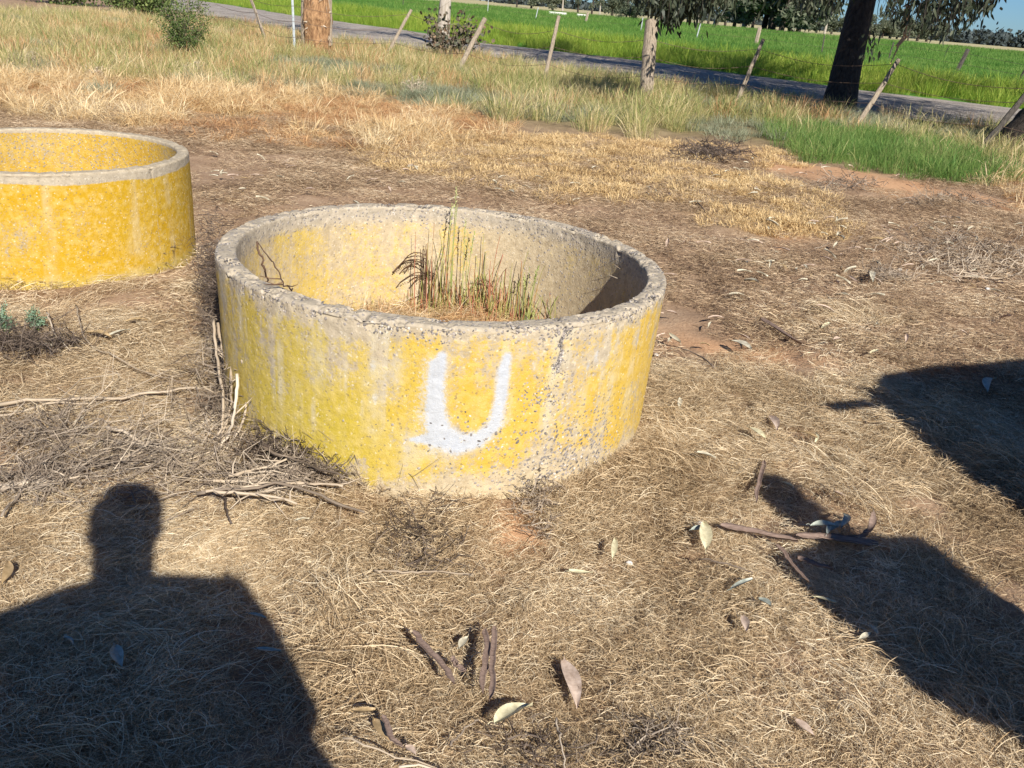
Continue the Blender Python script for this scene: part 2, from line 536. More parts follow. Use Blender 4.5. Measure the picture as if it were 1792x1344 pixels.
def scatter(name, protos, P, rot, scl, label, cat, idx=None, kind='stuff'):
    PROTO_COUNT[0] += 1
    pc = bpy.data.collections.new('source_%02d' % PROTO_COUNT[0])
    for i, me in enumerate(protos):
        po = bpy.data.objects.new('source_%02d_%02d' % (PROTO_COUNT[0], i), me)
        pc.objects.link(po)
    n = len(P)
    me = bpy.data.meshes.new(name)
    me.vertices.add(n)
    me.vertices.foreach_set('co', np.asarray(P, np.float32).ravel())
    a = me.attributes.new('rot', 'FLOAT_VECTOR', 'POINT'); a.data.foreach_set('vector', np.asarray(rot, np.float32).ravel())
    a = me.attributes.new('scl', 'FLOAT', 'POINT'); a.data.foreach_set('value', np.asarray(scl, np.float32))
    if idx is None: idx = rng.integers(0, len(protos), n)
    a = me.attributes.new('idx', 'INT', 'POINT'); a.data.foreach_set('value', np.asarray(idx, np.int32))
    g = bpy.data.node_groups.new(name, 'GeometryNodeTree')
    g.interface.new_socket('Geometry', in_out='INPUT', socket_type='NodeSocketGeometry')
    g.interface.new_socket('Geometry', in_out='OUTPUT', socket_type='NodeSocketGeometry')
    gi = g.nodes.new('NodeGroupInput'); go = g.nodes.new('NodeGroupOutput')
    ci = g.nodes.new('GeometryNodeCollectionInfo'); ci.inputs[0].default_value = pc
    ci.inputs['Separate Children'].default_value = True; ci.inputs['Reset Children'].default_value = True
    ip = g.nodes.new('GeometryNodeInstanceOnPoints'); ip.inputs['Pick Instance'].default_value = True
    def na(nm, ty):
        q = g.nodes.new('GeometryNodeInputNamedAttribute'); q.data_type = ty; q.inputs[0].default_value = nm
        return q.outputs[0]
    L = g.links.new
    L(gi.outputs[0], ip.inputs['Points']); L(ci.outputs[0], ip.inputs['Instance'])
    L(na('idx', 'INT'), ip.inputs['Instance Index'])
    er = g.nodes.new('FunctionNodeEulerToRotation'); L(na('rot', 'FLOAT_VECTOR'), er.inputs[0]); L(er.outputs[0], ip.inputs['Rotation'])
    L(na('scl', 'FLOAT'), ip.inputs['Scale'])
    L(ip.outputs[0], go.inputs[0])
    o = obj(name, me)
    md = o.modifiers.new('scatter', 'NODES'); md.node_group = g
    tag(o, label, cat, kind=kind)
    return o


def strands(n, radius, L0, L1, w0, w1, zmax, arc, segs=4, curl=1.2, tilt=0.15, heading=None, hs=3.2):
    """lying strands of straw in a disc"""
    r = radius * np.sqrt(rng.random(n)); a = rng.random(n) * 2 * np.pi
    P = np.stack([r * np.cos(a), r * np.sin(a), rng.random(n) ** 1.5 * zmax], -1)
    h = rng.random(n) * 2 * np.pi if heading is None else heading + rng.normal(0, hs, n)
    L = rng.uniform(L0, L1, n); w = rng.uniform(w0, w1, n)
    k = rng.normal(0, curl, n)
    up = rng.normal(0, tilt, n)
    s = np.linspace(-0.5, 0.5, segs + 1)
    C = np.zeros((n, segs + 1, 3))
    for i in range(segs + 1):
        hh = h + k * s[i]
        C[:, i, 0] = P[:, 0] + L * s[i] * np.cos(h + k * s[i] * 0.5)
        C[:, i, 1] = P[:, 1] + L * s[i] * np.sin(h + k * s[i] * 0.5)
        C[:, i, 2] = P[:, 2] + L * s[i] * up + rng.normal(0, 1, 1) * 0 + arc * (1 - (2 * s[i]) ** 2) * L
    T = np.gradient(C, axis=1); T /= np.linalg.norm(T, axis=2)[..., None] + 1e-9
    tw = rng.random(n) * np.pi * 0.7 - 0.35 * np.pi
    upv = np.stack([np.sin(tw) * -np.sin(h), np.sin(tw) * np.cos(h), np.cos(tw)], -1)
    S = np.cross(T, upv[:, None]); S /= np.linalg.norm(S, axis=2)[..., None] + 1e-9
    wid = w[:, None] * np.array([0.55] + [1] * (segs - 1) + [0.35])[None]
    A = C - S * wid[..., None] * 0.5; B = C + S * wid[..., None] * 0.5
    V = np.stack([A, B], 2).reshape(-1, 3)
    b0 = (np.arange(n) * (segs + 1) * 2)[:, None] + np.arange(segs)[None] * 2
    F = np.stack([b0, b0 + 1, b0 + 3, b0 + 2], -1).reshape(-1, 4)
    return V, F, np.repeat(rng.random(n), (segs + 1) * 2)


def blades(n, radius, h0, h1, w0, w1, lean=0.3, droop=0.5, segs=3, heads=0.0, head_w=3.0, wind=(0, 0), power=0.5):
    """upright blades growing from a disc"""
    r = radius * rng.random(n) ** power; a = rng.random(n) * 2 * np.pi
    P = np.stack([r * np.cos(a), r * np.sin(a), np.zeros(n)], -1)
    hd = a + rng.normal(0, 0.9, n)
    H = rng.uniform(h0, h1, n); w = rng.uniform(w0, w1, n)
    le = np.abs(rng.normal(0, lean, n)); dr = np.abs(rng.normal(0, droop, n))
    s = np.linspace(0, 1, segs + 1)
    C = np.zeros((n, segs + 1, 3))
    out = le[:, None] * s[None] + dr[:, None] * s[None] ** 2.5
    C[..., 0] = P[:, 0:1] + H[:, None] * (out * np.cos(hd)[:, None] + wind[0] * s[None] ** 2)
    C[..., 1] = P[:, 1:2] + H[:, None] * (out * np.sin(hd)[:, None] + wind[1] * s[None] ** 2)
    C[..., 2] = H[:, None] * (s[None] - 0.35 * dr[:, None] * s[None] ** 3) - 0.01
    face = rng.random(n) * np.pi
    S = np.stack([np.cos(face), np.sin(face), np.zeros(n)], -1)[:, None]
    prof = np.linspace(1, 0.25, segs + 1)
    wid = w[:, None] * prof[None]
    isH = rng.random(n) < heads
    wid = np.where(isH[:, None] & (s[None] > 0.6) & (s[None] < 0.99), w[:, None] * head_w, wid)
    V = np.stack([C - S * wid[..., None] / 2, C + S * wid[..., None] / 2], 2).reshape(-1, 3)
    b0 = (np.arange(n) * (segs + 1) * 2)[:, None] + np.arange(segs)[None] * 2
    F = np.stack([b0, b0 + 1, b0 + 3, b0 + 2], -1).reshape(-1, 4)
    return V, F, np.repeat(rng.random(n), (segs + 1) * 2)


def pm(name, parts, m):
    g = Geo()
    for V, F, v in parts: g.add(V, F, v)
    return g.mesh(name, m)


def not_ring(P, pad=0.0):
    return (np.hypot(P[:, 0] - RING[0], P[:, 1] - RING[1]) > R1T + pad) & (np.hypot(P[:, 0] - RING2[0], P[:, 1] - RING2[1]) > R2T + pad)


def sample(n, x0, x1, y0, y1, fan=True, pad=0.6):
    """points inside the viewed wedge of ground between distances y0 and y1"""
    y = y0 + (y1 - y0) * rng.random(n)
    if fan:
        w = y / y1
        keep = rng.random(n) < (w * 0.9 + 0.1)
        y = y[keep]; n = len(y)
        x = (rng.random(n) * 2 - 1) * (y * 0.68 + pad)
    else:
        x = rng.uniform(x0, x1, n)
    return np.stack([x, y], -1)


def ground3(P, dz=0.0):
    return np.concatenate([P, (bumps(P[:, 0], P[:, 1]) + dz)[:, None]], -1)


def grass_dist(P):
    m = np.zeros(len(P), bool)
    for b in Z_bare: m |= inpoly(P, b)
    return m


# --- matted straw, near
sp = [pm('straw_a%d' % i, [strands(640, 0.15, .022, .075, .0006, .00145, .022, 0.06, 4, 2.0, .15, heading=(None if i < 3 else i), hs=0.8)], M_straw) for i in range(7)]
P = sample(3000, 0, 0, 0.9, 4.1)
P = P[not_ring(P, 0.0)]
bare = np.zeros(len(P))
for b in Z_bare: bare = np.maximum(bare, np.where(inpoly(P, b) | (polydist(P, b) < .07), 1., 0))
P = P[rng.random(len(P)) > bare * 0.82]
dens = fbm(P[:, 0] * 2.2, P[:, 1] * 2.2, 0, 3, 77)
P = P[dens + rng.random(len(P)) * 0.35 > 0.53]
k = len(P)
scatter('matted_straw', sp, ground3(P), np.stack([rng.normal(0, .10, k), rng.normal(0, .10, k), rng.random(k) * 6.28], -1), rng.uniform(.75, 1.3, k),
        'matted dry straw covering the near ground', 'dry grass')
# --- straw, middle distance
sp = [pm('straw_b%d' % i, [strands(1000, 0.36, .025, .075, .0014, .0028, .028, 0.06, 3, 1.8, .16)], M_litter if i < 3 else M_straw) for i in range(6)]
P = sample(1700, 0, 0, 3.8, 11.5, pad=0.9)
P = P[not_ring(P, 0.0)]
bare = np.zeros(len(P))
for b in Z_bare: bare = np.maximum(bare, np.where(inpoly(P, b) | (polydist(P, b) < .22), 1., 0))
P = P[rng.random(len(P)) > bare * 0.93]
bp = fbm(P[:, 0] * 1.4, P[:, 1] * 1.4, 0, 3, 15)
P = P[(bp < .60) | (rng.random(len(P)) < .45)]
k = len(P)
ds = P[:, 1] + rng.normal(0, .8, k)
idx = np.where(ds > 4.9, rng.integers(0, 3, k), rng.integers(2, 6, k))
scatter('short_brown_litter', sp, ground3(P), np.stack([rng.normal(0, .07, k), rng.normal(0, .07, k), rng.random(k) * 6.28], -1), rng.uniform(.8, 1.25, k),
        'short brown straw litter on the ground behind the rings', 'dry grass', idx)
# --- pale swirled tuft in the foreground, taller loose straw
sp = [pm('straw_c%d' % i, [strands(170, 0.11, .06, .15, .0008, .0017, .035, 0.12, 5, 1.3, .25, heading=i * 1.0, hs=0.5)], M_straw) for i in range(4)]
P = sample(430, 0, 0, 1.1, 4.6)
P = P[not_ring(P, 0.1)]
P = P[fbm(P[:, 0] * 1.7, P[:, 1] * 1.7, 0, 3, 5) > 0.5]
ex = np.array([gp(590 + rng.normal(0, 45), 1130 + rng.normal(0, 45))[:2] for _ in range(26)] + [gp(1600 + rng.normal(0, 50), 850 + rng.normal(0, 40))[:2] for _ in range(12)]
              + [gp(1480 + rng.normal(0, 50), 560 + rng.normal(0, 15))[:2] for _ in range(14)])
P = np.concatenate([P, ex]); k = len(P)
scatter('loose_straw_tufts', sp, ground3(P), np.stack([rng.normal(0, .15, k), rng.normal(0, .15, k), rng.random(k) * 6.28], -1), rng.uniform(.8, 1.3, k),
        'loose pale straw tufts lying over the matted straw', 'dry grass')


def zone_points(poly, dens, edge=0.5, thin=None, reach=None):
    lo, hi = poly.min(0), poly.max(0)
    if reach is not None: hi[1] = min(hi[1], reach)
    n = int(dens * np.prod(hi - lo))
    P = lo + rng.random((n, 2)) * (hi - lo)
    near = np.abs(P[:, 0]) < (P[:, 1] * 0.74 + 1.5)
    P = P[near]
    s = softin(P, poly, edge)
    s = s * (0.4 + 1.2 * fbm(P[:, 0] * 1.3, P[:, 1] * 1.3, 0, 3, 31))
    P = P[rng.random(len(P)) < s]
    return P[not_ring(P, .05)]


def rots(k, t=0.1):
    return np.stack([rng.normal(0, t, k), rng.normal(0, t, k), rng.random(k) * 6.28], -1)


# golden dry band
tp = [pm('gold%d' % i, [blades(70, .16, .10, .30, .0028, .0055, .45, .8, 3, .25, 2.2), strands(50, .2, .08, .22, .003, .005, .10, .15, 3, 1.0, .4)], M_gold) for i in range(5)]
tpr = [pm('rust%d' % i, [blades(60, .15, .06, .18, .0028, .005, .5, .7, 3, .1), strands(60, .2, .06, .16, .003, .005, .05, .1, 3, 1.0, .3)], M_red) for i in range(3)]
P = zone_points(Z_dry, 20); k = len(P)
red = fbm(P[:, 0] * .8, P[:, 1] * .8, 0, 3, 61)
idx = np.where(red > 0.56, rng.integers(5, 8, k), rng.integers(0, 5, k))
Pr = np.concatenate([zone_points(Z_red, 16, .8), zone_points(Z_red2, 18, .5)]); kr = len(Pr)
P = np.concatenate([P, Pr]); idx = np.concatenate([idx, np.where(rng.random(kr) < .75, 5 + rng.integers(0, 3, kr), rng.integers(0, 5, kr))]); k = len(P)
scatter('golden_dry_grass', tp + tpr, ground3(P), rots(k), rng.uniform(.6, 1.25, k) * np.where(idx > 4, .8, 1.0), 'golden and rusty dry grass band between the rings and the fence', 'dry grass', idx)
# short oats
tp = [pm('oat%d' % i, [blades(95, .12, .025, .08, .002, .0042, .5, .4, 3, .85, 2.2), strands(20, .12, .04, .09, .003, .005, .03, .1, 3)], M_oat) for i in range(4)]
Z_gap = gpoly([(900, 238), (1100, 242), (1300, 256), (1400, 270), (1380, 288), (1200, 282), (1000, 262)])
P = np.concatenate([zone_points(Z_oat, 62, .6), zone_points(Z_gap, 26, .8)]); k = len(P)
scatter('short_dry_oats', tp, ground3(P), rots(k), rng.uniform(.7, 1.3, k), 'low golden patch of dry oats on bare soil', 'dry grass')
# verge
tp = [pm('verge%d' % i, [blades(110, .22, .10, .44, .0025, .0055, .24, .45, 3, .4, 2.2)], (M_verge, M_verge, M_verge, M_verge, M_gold, M_red)[i]) for i in range(6)]
tw = [pm('weed%d' % i, [blades(150, .22, .08, .26, .006, .012, .6, .5, 2)], M_weed) for i in range(2)]
P = zone_points(Z_verge, 9, .8, reach=40)
P = P[~inpoly(P, Z_lush) | (rng.random(len(P)) < .22)]
P = P[road_fn(P[:, 0], P[:, 1]) < 0.2]
k = len(P); idx = rng.integers(0, 6, k)
idx = np.where((idx > 3) & (P[:, 0] > rng.normal(-2, 1.5, k)) & (rng.random(k) < .75), idx - 3, idx)
idx = np.where(fbm(P[:, 0] * .6, P[:, 1] * .6, 0, 2, 41) > .62, 6 + rng.integers(0, 2, k), idx)
wp = []
for (cx, cy, rx, ry, nn) in ((920, 195, 70, 14, 60), (1060, 205, 60, 10, 30), (80, 130, 60, 10, 14), (50, 115, 40, 8, 12), (470, 145, 80, 12, 40), (160, 165, 30, 6, 6), (330, 145, 40, 8, 12), (760, 175, 40, 8, 8)):
    for _ in range(nn): wp.append(gp(cx + rng.normal(0, rx * .5), cy + rng.normal(0, ry * .5))[:2])
wp = np.array(wp)
P = np.concatenate([P, wp]); idx = np.concatenate([idx, 6 + rng.integers(0, 2, len(wp))]); k = len(P)
scatter('verge_grass', tp + tw, ground3(P), rots(k), rng.uniform(.65, 1.2, k) * np.where(idx > 5, .8, 1.), 'tall half dry verge grass along the leaning fence', 'grass', idx)
# lush green
tp = [pm('lush%d' % i, [blades(110, .17, .10, .30, .003, .006, .25, .4, 3, .12, 2.0)], M_lush) for i in range(4)]
P = zone_points(Z_lush, 30, .9); k = len(P)
scatter('lush_grass', tp, ground3(P), rots(k), rng.uniform(.7, 1.2, k), 'lush green grass patch below the leaning fence at right', 'grass')

# far verge and paddock
tpY = [pm('fy%d' % i, [blades(90, .45, .25, .75, .010, .020, .18, .3, 3, .15, 1.8)], M_fieldY) for i in range(4)]
tpG = [pm('fg%d' % i, [blades(150, 1.0, .15, .38, .02, .04, .2, .3, 2)], M_field) for i in range(4)]
nrm = -_nrm
pts, ids, scs = [], [], []
seglen = np.linalg.norm(np.diff(far_edge, axis=0), axis=1)
for a in range(len(far_edge) - 1):
    m_ = int(seglen[a] * 13 * 3.2)
    if m_ <= 0: continue
    s = rng.random(m_)[:, None]; d = rng.random(m_)[:, None] * 13 + 0.3
    q = far_edge[a] * (1 - s) + far_edge[a + 1] * s + (nrm[a] * (1 - s) + nrm[a + 1] * s) * d
    pts.append(q); ids.append(np.where(d[:, 0] + rng.normal(0, 1.5, m_) < 8.5, rng.integers(0, 4, m_), 4 + rng.integers(0, 4, m_)))
    scs.append(np.clip(.55 + d[:, 0] * .12, .5, 1.0) * rng.uniform(.7, 1.2, m_))
q = np.concatenate(pts); ids = np.concatenate(ids); scs = np.concatenate(scs)
ok = (np.abs(q[:, 0]) < q[:, 1] * 0.72 + 4) & (q[:, 1] < 75) & (road_fn(q[:, 0], q[:, 1]) < .3)
q, ids, scs = q[ok], ids[ok], scs[ok]
# paddock further out
yy = 28 * np.exp(rng.random(9000) * math.log(230 / 28.)); xx = (rng.random(9000) * 2 - 1) * yy * 0.72
p2 = np.stack([xx, yy], -1)
fe = np.concatenate([far_edge + nrm * 9, [[300, 400], [200, 600], [-400, 600]]])
p2 = p2[inpoly(p2, fe)]
q = np.concatenate([q, p2]); ids = np.concatenate([ids, 4 + rng.integers(0, 4, len(p2))])
scs = np.concatenate([scs, np.clip(p2[:, 1] / 70, .8, 2.2) * rng.uniform(.8, 1.2, len(p2))]); k = len(q)
scatter('paddock_grass', tpY + tpG, ground3(q), rots(k, .03), scs, 'bright green paddock grass beyond the gravel road', 'grass', ids)
# thin sparse stalks growing on the road side of the fence


# ------------------------------------------------------------------ CONCRETE RINGS
def cyl_at(px, py, cx, cy, R):
    """angle and height where the sight line of a picture point meets the near wall of a ring"""
    d = ray(px, py)
    a = d[0] ** 2 + d[1] ** 2
    b = 2 * (d[0] * (EYE[0] - cx) + d[1] * (EYE[1] - cy))
    c = (EYE[0] - cx) ** 2 + (EYE[1] - cy) ** 2 - R * R
    q = b * b - 4 * a * c
    t = (-b - math.sqrt(max(q, 0))) / (2 * a)
    P = EYE + d * t
    return math.atan2(P[1] - cy, P[0] - cx), P[2]


def ring_profile(Rt, Rb, th, H, n_out, n_in):
    """(radius, z, kind) down the section: outer wall bottom to top, rim, inner wall top to bottom"""
    pr = []
    for s in np.linspace(0, 1, n_out): pr.append((Rb + (Rt - Rb) * s, -0.05 + (H - 0.014 + 0.05) * s, 0))
    for a in np.linspace(0, np.pi / 2, 7)[1:]: pr.append((Rt - 0.014 + 0.014 * np.cos(a), H - 0.014 + 0.014 * np.sin(a), 1))
    for s in np.linspace(0, 1, 16)[1:-1]: pr.append((Rt - 0.014 - (th - 0.026) * s, H, 1))
    for a in np.linspace(0, np.pi / 2, 7): pr.append((Rt - th + 0.012 - 0.012 * np.sin(a), H - 0.012 + 0.012 * np.cos(a), 1))
    for s in np.linspace(0, 1, n_in)[1:]: pr.append((Rt - th, H - 0.012 - (H - 0.012 + 0.03) * s, 2))
    return np.array(pr)


def ring_mat(name, yel, yel2, grey, inner_pebble):
    m, t, b = mat(name, 0.9, 0.2)
    n_f = tex(t, 85, 5, 0.8).outputs[0]
    n_m = tex(t, 28, 6, 0.7).outputs[0]
    n_s = tex(t, 5, 5, 0.6).outputs[0]
    vo = tex(t, 62, kind='voronoi'); vo.feature = 'F1'
    vo2 = tex(t, 160, kind='voronoi')
    ye, hu, sa, pa, pe, gr = [attr(t, k).outputs['Fac'] for k in ('yellow', 'hue', 'sand', 'paint', 'pebble', 'green')]
    g = ramp(t, n_m, [(0.3, tuple(x * .72 for x in grey)), (0.55, grey), (0.75, tuple(min(1, x * 1.35) for x in grey))])
    sandc = ramp(t, n_m, [(0.3, (.38, .29, .17)), (0.7, (.60, .49, .32))])
    c = mixc(t, sa, g, sandc)
    ycol = mixc(t, hu, yel, yel2)
    ycol = mixc(t, gr, ycol, (.40, .34, .10))
    ycol = mixc(t, ramp(t, n_m, [(.45, (0, 0, 0)), (.75, (.7, .7, .7))]), ycol, (.62, .48, .20))
    # patchy cover: the mask is broken up by fine noise, as worn paint over rough concrete is
    f = mth(t, 'ADD', ye, mth(t, 'MULTIPLY', mth(t, 'SUBTRACT', mth(t, 'ADD', mth(t, 'MULTIPLY', n_m, .42), mth(t, 'MULTIPLY', n_f, .58)), 0.5), 3.6))
    f = ramp(t, f, [(0.28, (0, 0, 0)), (0.78, (1, 1, 1))])
    c = mixc(t, f, c, ycol)
    c = mixc(t, mth(t, 'MULTIPLY', attr(t, 'chalk').outputs['Fac'], .75), c, (.54, .475, .34))
    # exposed stones
    spc = ramp(t, vo.outputs['Color'], [(0.0, (.13, .12, .12)), (0.5, (.24, .215, .20)), (1.0, (.42, .37, .33))])
    sd = ramp(t, vo.outputs['Distance'], [(0.26, (1, 1, 1)), (0.36, (0, 0, 0))])
    rnd = ramp(t, mth(t, 'ADD', vo.outputs['Color'], mth(t, 'SUBTRACT', pe, 1.0)), [(0.0, (0, 0, 0)), (0.04, (1, 1, 1))])
    sf = mth(t, 'MULTIPLY', sd, rnd)
    c = mixc(t, mth(t, 'MULTIPLY', sf, 0.9), c, spc)
    # small dark pits and light grains
    c = mixc(t, ramp(t, vo2.outputs['Color'], [(0.86, (0, 0, 0)), (0.9, (.55, .55, .55))]), c, (.16, .13, .10))
    c = mixc(t, ramp(t, vo2.outputs['Color'], [(0.10, (.35, .35, .35)), (0.14, (0, 0, 0))]), c, (.75, .70, .58))
    # sprayed white letter
    pf = mth(t, 'ADD', pa, mth(t, 'MULTIPLY', mth(t, 'SUBTRACT', n_f, 0.5), 1.5))
    pf = mth(t, 'MULTIPLY', ramp(t, pf, [(0.28, (0, 0, 0)), (0.72, (1, 1, 1))]), 0.92)
    c = mixc(t, pf, c, mixc(t, n_m, (.36, .38, .41), (.55, .58, .63)))
    t.links.new(c, b.inputs['Base Color'])
    h = mth(t, 'ADD', mth(t, 'MULTIPLY', n_f, 0.8), mth(t, 'ADD', mth(t, 'MULTIPLY', n_m, 0.7), mth(t, 'MULTIPLY', sf, 0.5)))
    bump(t, b, h, 0.75, 0.006)
    return m


def make_ring(name, cx, cy, Rt, Rb, th, H, nA, n_out, n_in, masks, material, chip):
    pr = ring_profile(Rt, Rb, th, H, n_out, n_in)
    A = np.linspace(0, 2 * np.pi, nA, endpoint=False)
    r = np.repeat(pr[None, :, 0], nA, 0); z = np.repeat(pr[None, :, 1], nA, 0); kd = np.repeat(pr[None, :, 2], nA, 0)
    th_ = np.repeat(A[:, None], len(pr), 1)
    ca, sa_ = np.cos(th_), np.sin(th_)
    X, Y = r * ca, r * sa_
    # broad unevenness, small roughness, chips along the rim
    big = (fbm(X * 3, Y * 3, z * 3, 3, 2) - .5) * .008
    fine = (fbm(X * 45, Y * 45, z * 45, 3, 4) - .5) * .0035
    nearrim = np.exp(-np.abs(z - H) / 0.022)
    ch = np.clip(fbm(X * 22, Y * 22, z * 26, 3, 12) - .52, 0, 1) * chip * nearrim
    dr = np.where(kd == 2, -1, 1) * (big + fine) - np.where(kd == 2, -1, 1) * ch
    r2 = r + np.where(kd == 1, 0, dr)
    z2 = z - np.where(kd == 1, 1, .3 * (kd == 0)) * ch * 0.8 + np.where(kd == 1, (fbm(X * 30, Y * 30, 0, 3, 6) - .5) * .006 + (fbm(X * 2, Y * 2, 0, 2, 16) - .5) * .008, 0)
    mk = masks(th_, z, kd, X, Y)
    # a vertical crack with missing chips
    if 'crack' in mk:
        c = mk.pop('crack')
        r2 = r2 - np.where(kd == 0, c * .014, 0)
        z2 = z2 - np.where(kd == 1, c * .014, 0)
    V = np.stack([r2 * ca, r2 * sa_, z2], -1).reshape(-1, 3)
    k = len(pr)
    i = np.arange(nA)[:, None]; j = np.arange(k - 1)[None]; i2 = (i + 1) % nA
    F = np.stack([i * k + j, i2 * k + j, i2 * k + j + 1, i * k + j + 1], -1).reshape(-1, 4)
    me = nmesh(name, V, F, material, True, {a: b.ravel() for a, b in mk.items()})
    return me


def angd(a, b): return (a - b + np.pi) % (2 * np.pi) - np.pi


def blob(th_, z, px, py, rpx, cx, cy, R, sy=1.0, ppm=525):
    a, zz = cyl_at(px, py, cx, cy, R)
    d2 = (angd(th_, a) * R) ** 2 + ((z - zz) / sy) ** 2
    return np.exp(-d2 / (rpx / ppm) ** 2)


def seg_mask(th_, z, pts, cx, cy, R, ppm=525):
    """soft spray stroke through picture points with a radius each"""
    best = np.full(th_.shape, -9.0)
    Q = []
    for px, py, rr in pts:
        a, zz = cyl_at(px, py, cx, cy, R)
        Q.append((a, zz, rr / ppm))
    for (a0, z0, r0), (a1, z1, r1) in zip(Q[:-1], Q[1:]):
        ax, az = angd(a1, a0) * R, z1 - z0
        px_, pz_ = angd(th_, a0) * R, z - z0
        t = np.clip((px_ * ax + pz_ * az) / (ax * ax + az * az), 0, 1)
        d = np.hypot(px_ - t * ax, pz_ - t * az)
        rad = r0 + (r1 - r0) * t
        best = np.maximum(best, (rad - d) / (rad * 0.5 + .006) * 0.5 + 0.5)
    return np.clip(best, 0, 1)


def masks1(th_, z, kd, X, Y):
    cx, cy = RING; R = 0.91
    zero = np.zeros_like(th_)
    out = kd == 0; inn = kd == 2; rim = kd == 1
    stk = fbm(th_ * R * 34, 3.0 + zero, z * 1.6, 3, 50)               # vertical streaks
    pat = fbm(X * 5, Y * 5, z * 5, 4, 51)
    top = R1H - (0.06 + 0.07 * (fbm(th_ * 3, zero, zero + 1, 3, 52) - .3))
    pat2 = fbm(X * 14, Y * 14, z * 14, 4, 57)
    yel = 0.60 + 1.1 * (pat - .5) + 0.95 * (stk - .5) + .7 * (pat2 - .5)
    a_mid = cyl_at(760, 700, cx, cy, R)[0]
    yel = yel + 0.25 * np.exp(-((z - .22) / .2) ** 2)
    for (px, py, rp, w, sy) in ((520, 745, 55, .5, 1), (610, 775, 60, .45, 1), (495, 620, 30, .2, 1), (820, 715, 34, .5, 1.6), (1085, 660, 60, .55, 1.3), (1120, 600, 35, .4, 1.6), (460, 700, 30, .3, 1.5),
                                (940, 700, 60, .22, 1), (620, 700, 40, .25, 1), (700, 800, 60, .15, .6), (950, 800, 60, -.4, .8), (1040, 775, 50, -.45, .8), (985, 720, 40, -.25, 1),
                                (590, 640, 40, -.28, 1), (680, 660, 28, -.40, 2.2), (650, 600, 40, -.3, .9), (440, 600, 50, .3, 1.6), (1000, 650, 40, -.28, 1.3), (1040, 625, 26, -.45, .8), (930, 600, 40, -.25, 1), (745, 800, 60, -.15, .5), (470, 590, 26, -.3, 2.5)):
        yel = yel + w * blob(th_, z, px, py, rp, cx, cy, R, sy)
    yel = np.where(z > top, yel - np.clip((z - top) / .09, 0, 1) * 1.1, yel)
    # worn sandy foot at the front and right
    aR = cyl_at(960, 830, cx, cy, R)[0]
    foot = np.exp(-(angd(th_, aR) / .75) ** 2)
    sandm = np.clip((-.03 + 0.16 * foot - z) / .09 + 1.6 * (pat - .5), 0, 1)
    yel = np.where(out, yel - sandm * 0.9, yel)
    hue = np.clip(1 - np.exp(-(angd(th_, cyl_at(540, 740, cx, cy, R)[0]) / .5) ** 2) + (pat - .5) * .8, 0, 1)
    green = np.clip(np.exp(-(angd(th_, cyl_at(440, 650, cx, cy, R)[0]) / .4) ** 2) * .7 + .5 * np.clip((.10 - z) / .08, 0, 1), 0, 1) * .35
    # inside: sandy cream, yellow only in patches at left and low
    al = np.arctan2(Y, X)
    yin = 0.20 + 1.0 * (pat - .5) + .4 * (stk - .5) + 0.35 * np.exp(-(angd(al, 2.5) / .6) ** 2) - np.clip((z - (R1H - .09)) / .06, 0, 1) * .9
    yel = np.where(inn, yin, yel)
    yel = np.where(rim, -1.0, yel)
    hue = np.where(inn, .7, hue)
    green = np.where(inn, .15, green)
    sand_in = np.clip(.85 - np.clip((z - (R1H - .10)) / .07, 0, 1), 0, 1)
    sandm = np.where(out, np.maximum(sandm, .40 + .5 * (pat - .5) + .45 * np.clip((.16 - z) / .12, 0, 1)), sandm)
    sandm = np.where(inn, sand_in, np.where(rim, .12, np.maximum(sandm, .35 * np.exp(-(angd(th_, cyl_at(1090, 700, cx, cy, R)[0]) / .4) ** 2))))
    U = seg_mask(th_, z, [(770, 624, 8), (762, 642, 16), (759, 680, 17), (759, 725, 20), (768, 764, 25), (800, 779, 22), (836, 772, 17), (864, 745, 13), (874, 700, 12), (878, 650, 12), (884, 624, 8)], cx, cy, R)
    U = np.maximum(U, seg_mask(th_, z, [(764, 772, 20), (740, 772, 11), (718, 773, 4)], cx, cy, R) * .95)
    U = np.maximum(U, blob(th_, z, 790, 790, 30, cx, cy, R, .5) * .75)
    over = 0.48 * np.clip(seg_mask(th_, z, [(757, 640, 26), (750, 730, 32), (770, 780, 40), (838, 775, 26), (874, 740, 18), (878, 650, 18)], cx, cy, R), 0, 1)
    U = np.maximum(U, over)
    U = np.where(out, U, 0)
    for px, py, rp in ((1040, 622, 9), (1025, 640, 6), (650, 640, 10), (655, 700, 7), (930, 640, 8)):
        U = np.maximum(U, np.where(out, .5 * blob(th_, z, px, py, rp, cx, cy, R, 2.0), 0))
    a980 = cyl_at(978, 600, cx, cy, R)[0]
    peb = np.where(out, .10 + .62 * np.exp(-((z - R1H) / .045) ** 2), 0.0)
    lowr = np.exp(-(angd(th_, cyl_at(1000, 790, cx, cy, R)[0]) / .42) ** 2) * np.clip((.36 - z) / .12, 0, 1)
    peb = np.where(out, peb + .62 * lowr + .55 * np.exp(-(angd(th_, a980) / .09) ** 2) * np.clip((z - .3) / .2, 0, 1), peb)
    peb = np.where(rim, .62, peb)
    peb = np.where(inn, .12 + .5 * np.clip((z - (R1H - .12)) / .06, 0, 1) + .25 * np.clip((al < 1.2), 0, 1), peb)
    wob = (fbm(z * 14, zero + 3, zero, 3, 71) - .5) * .045
    crack = np.exp(-(angd(th_, a980 + wob) / .005) ** 2) * np.clip((z - .42) / .08, 0, 1) * (kd < 2)
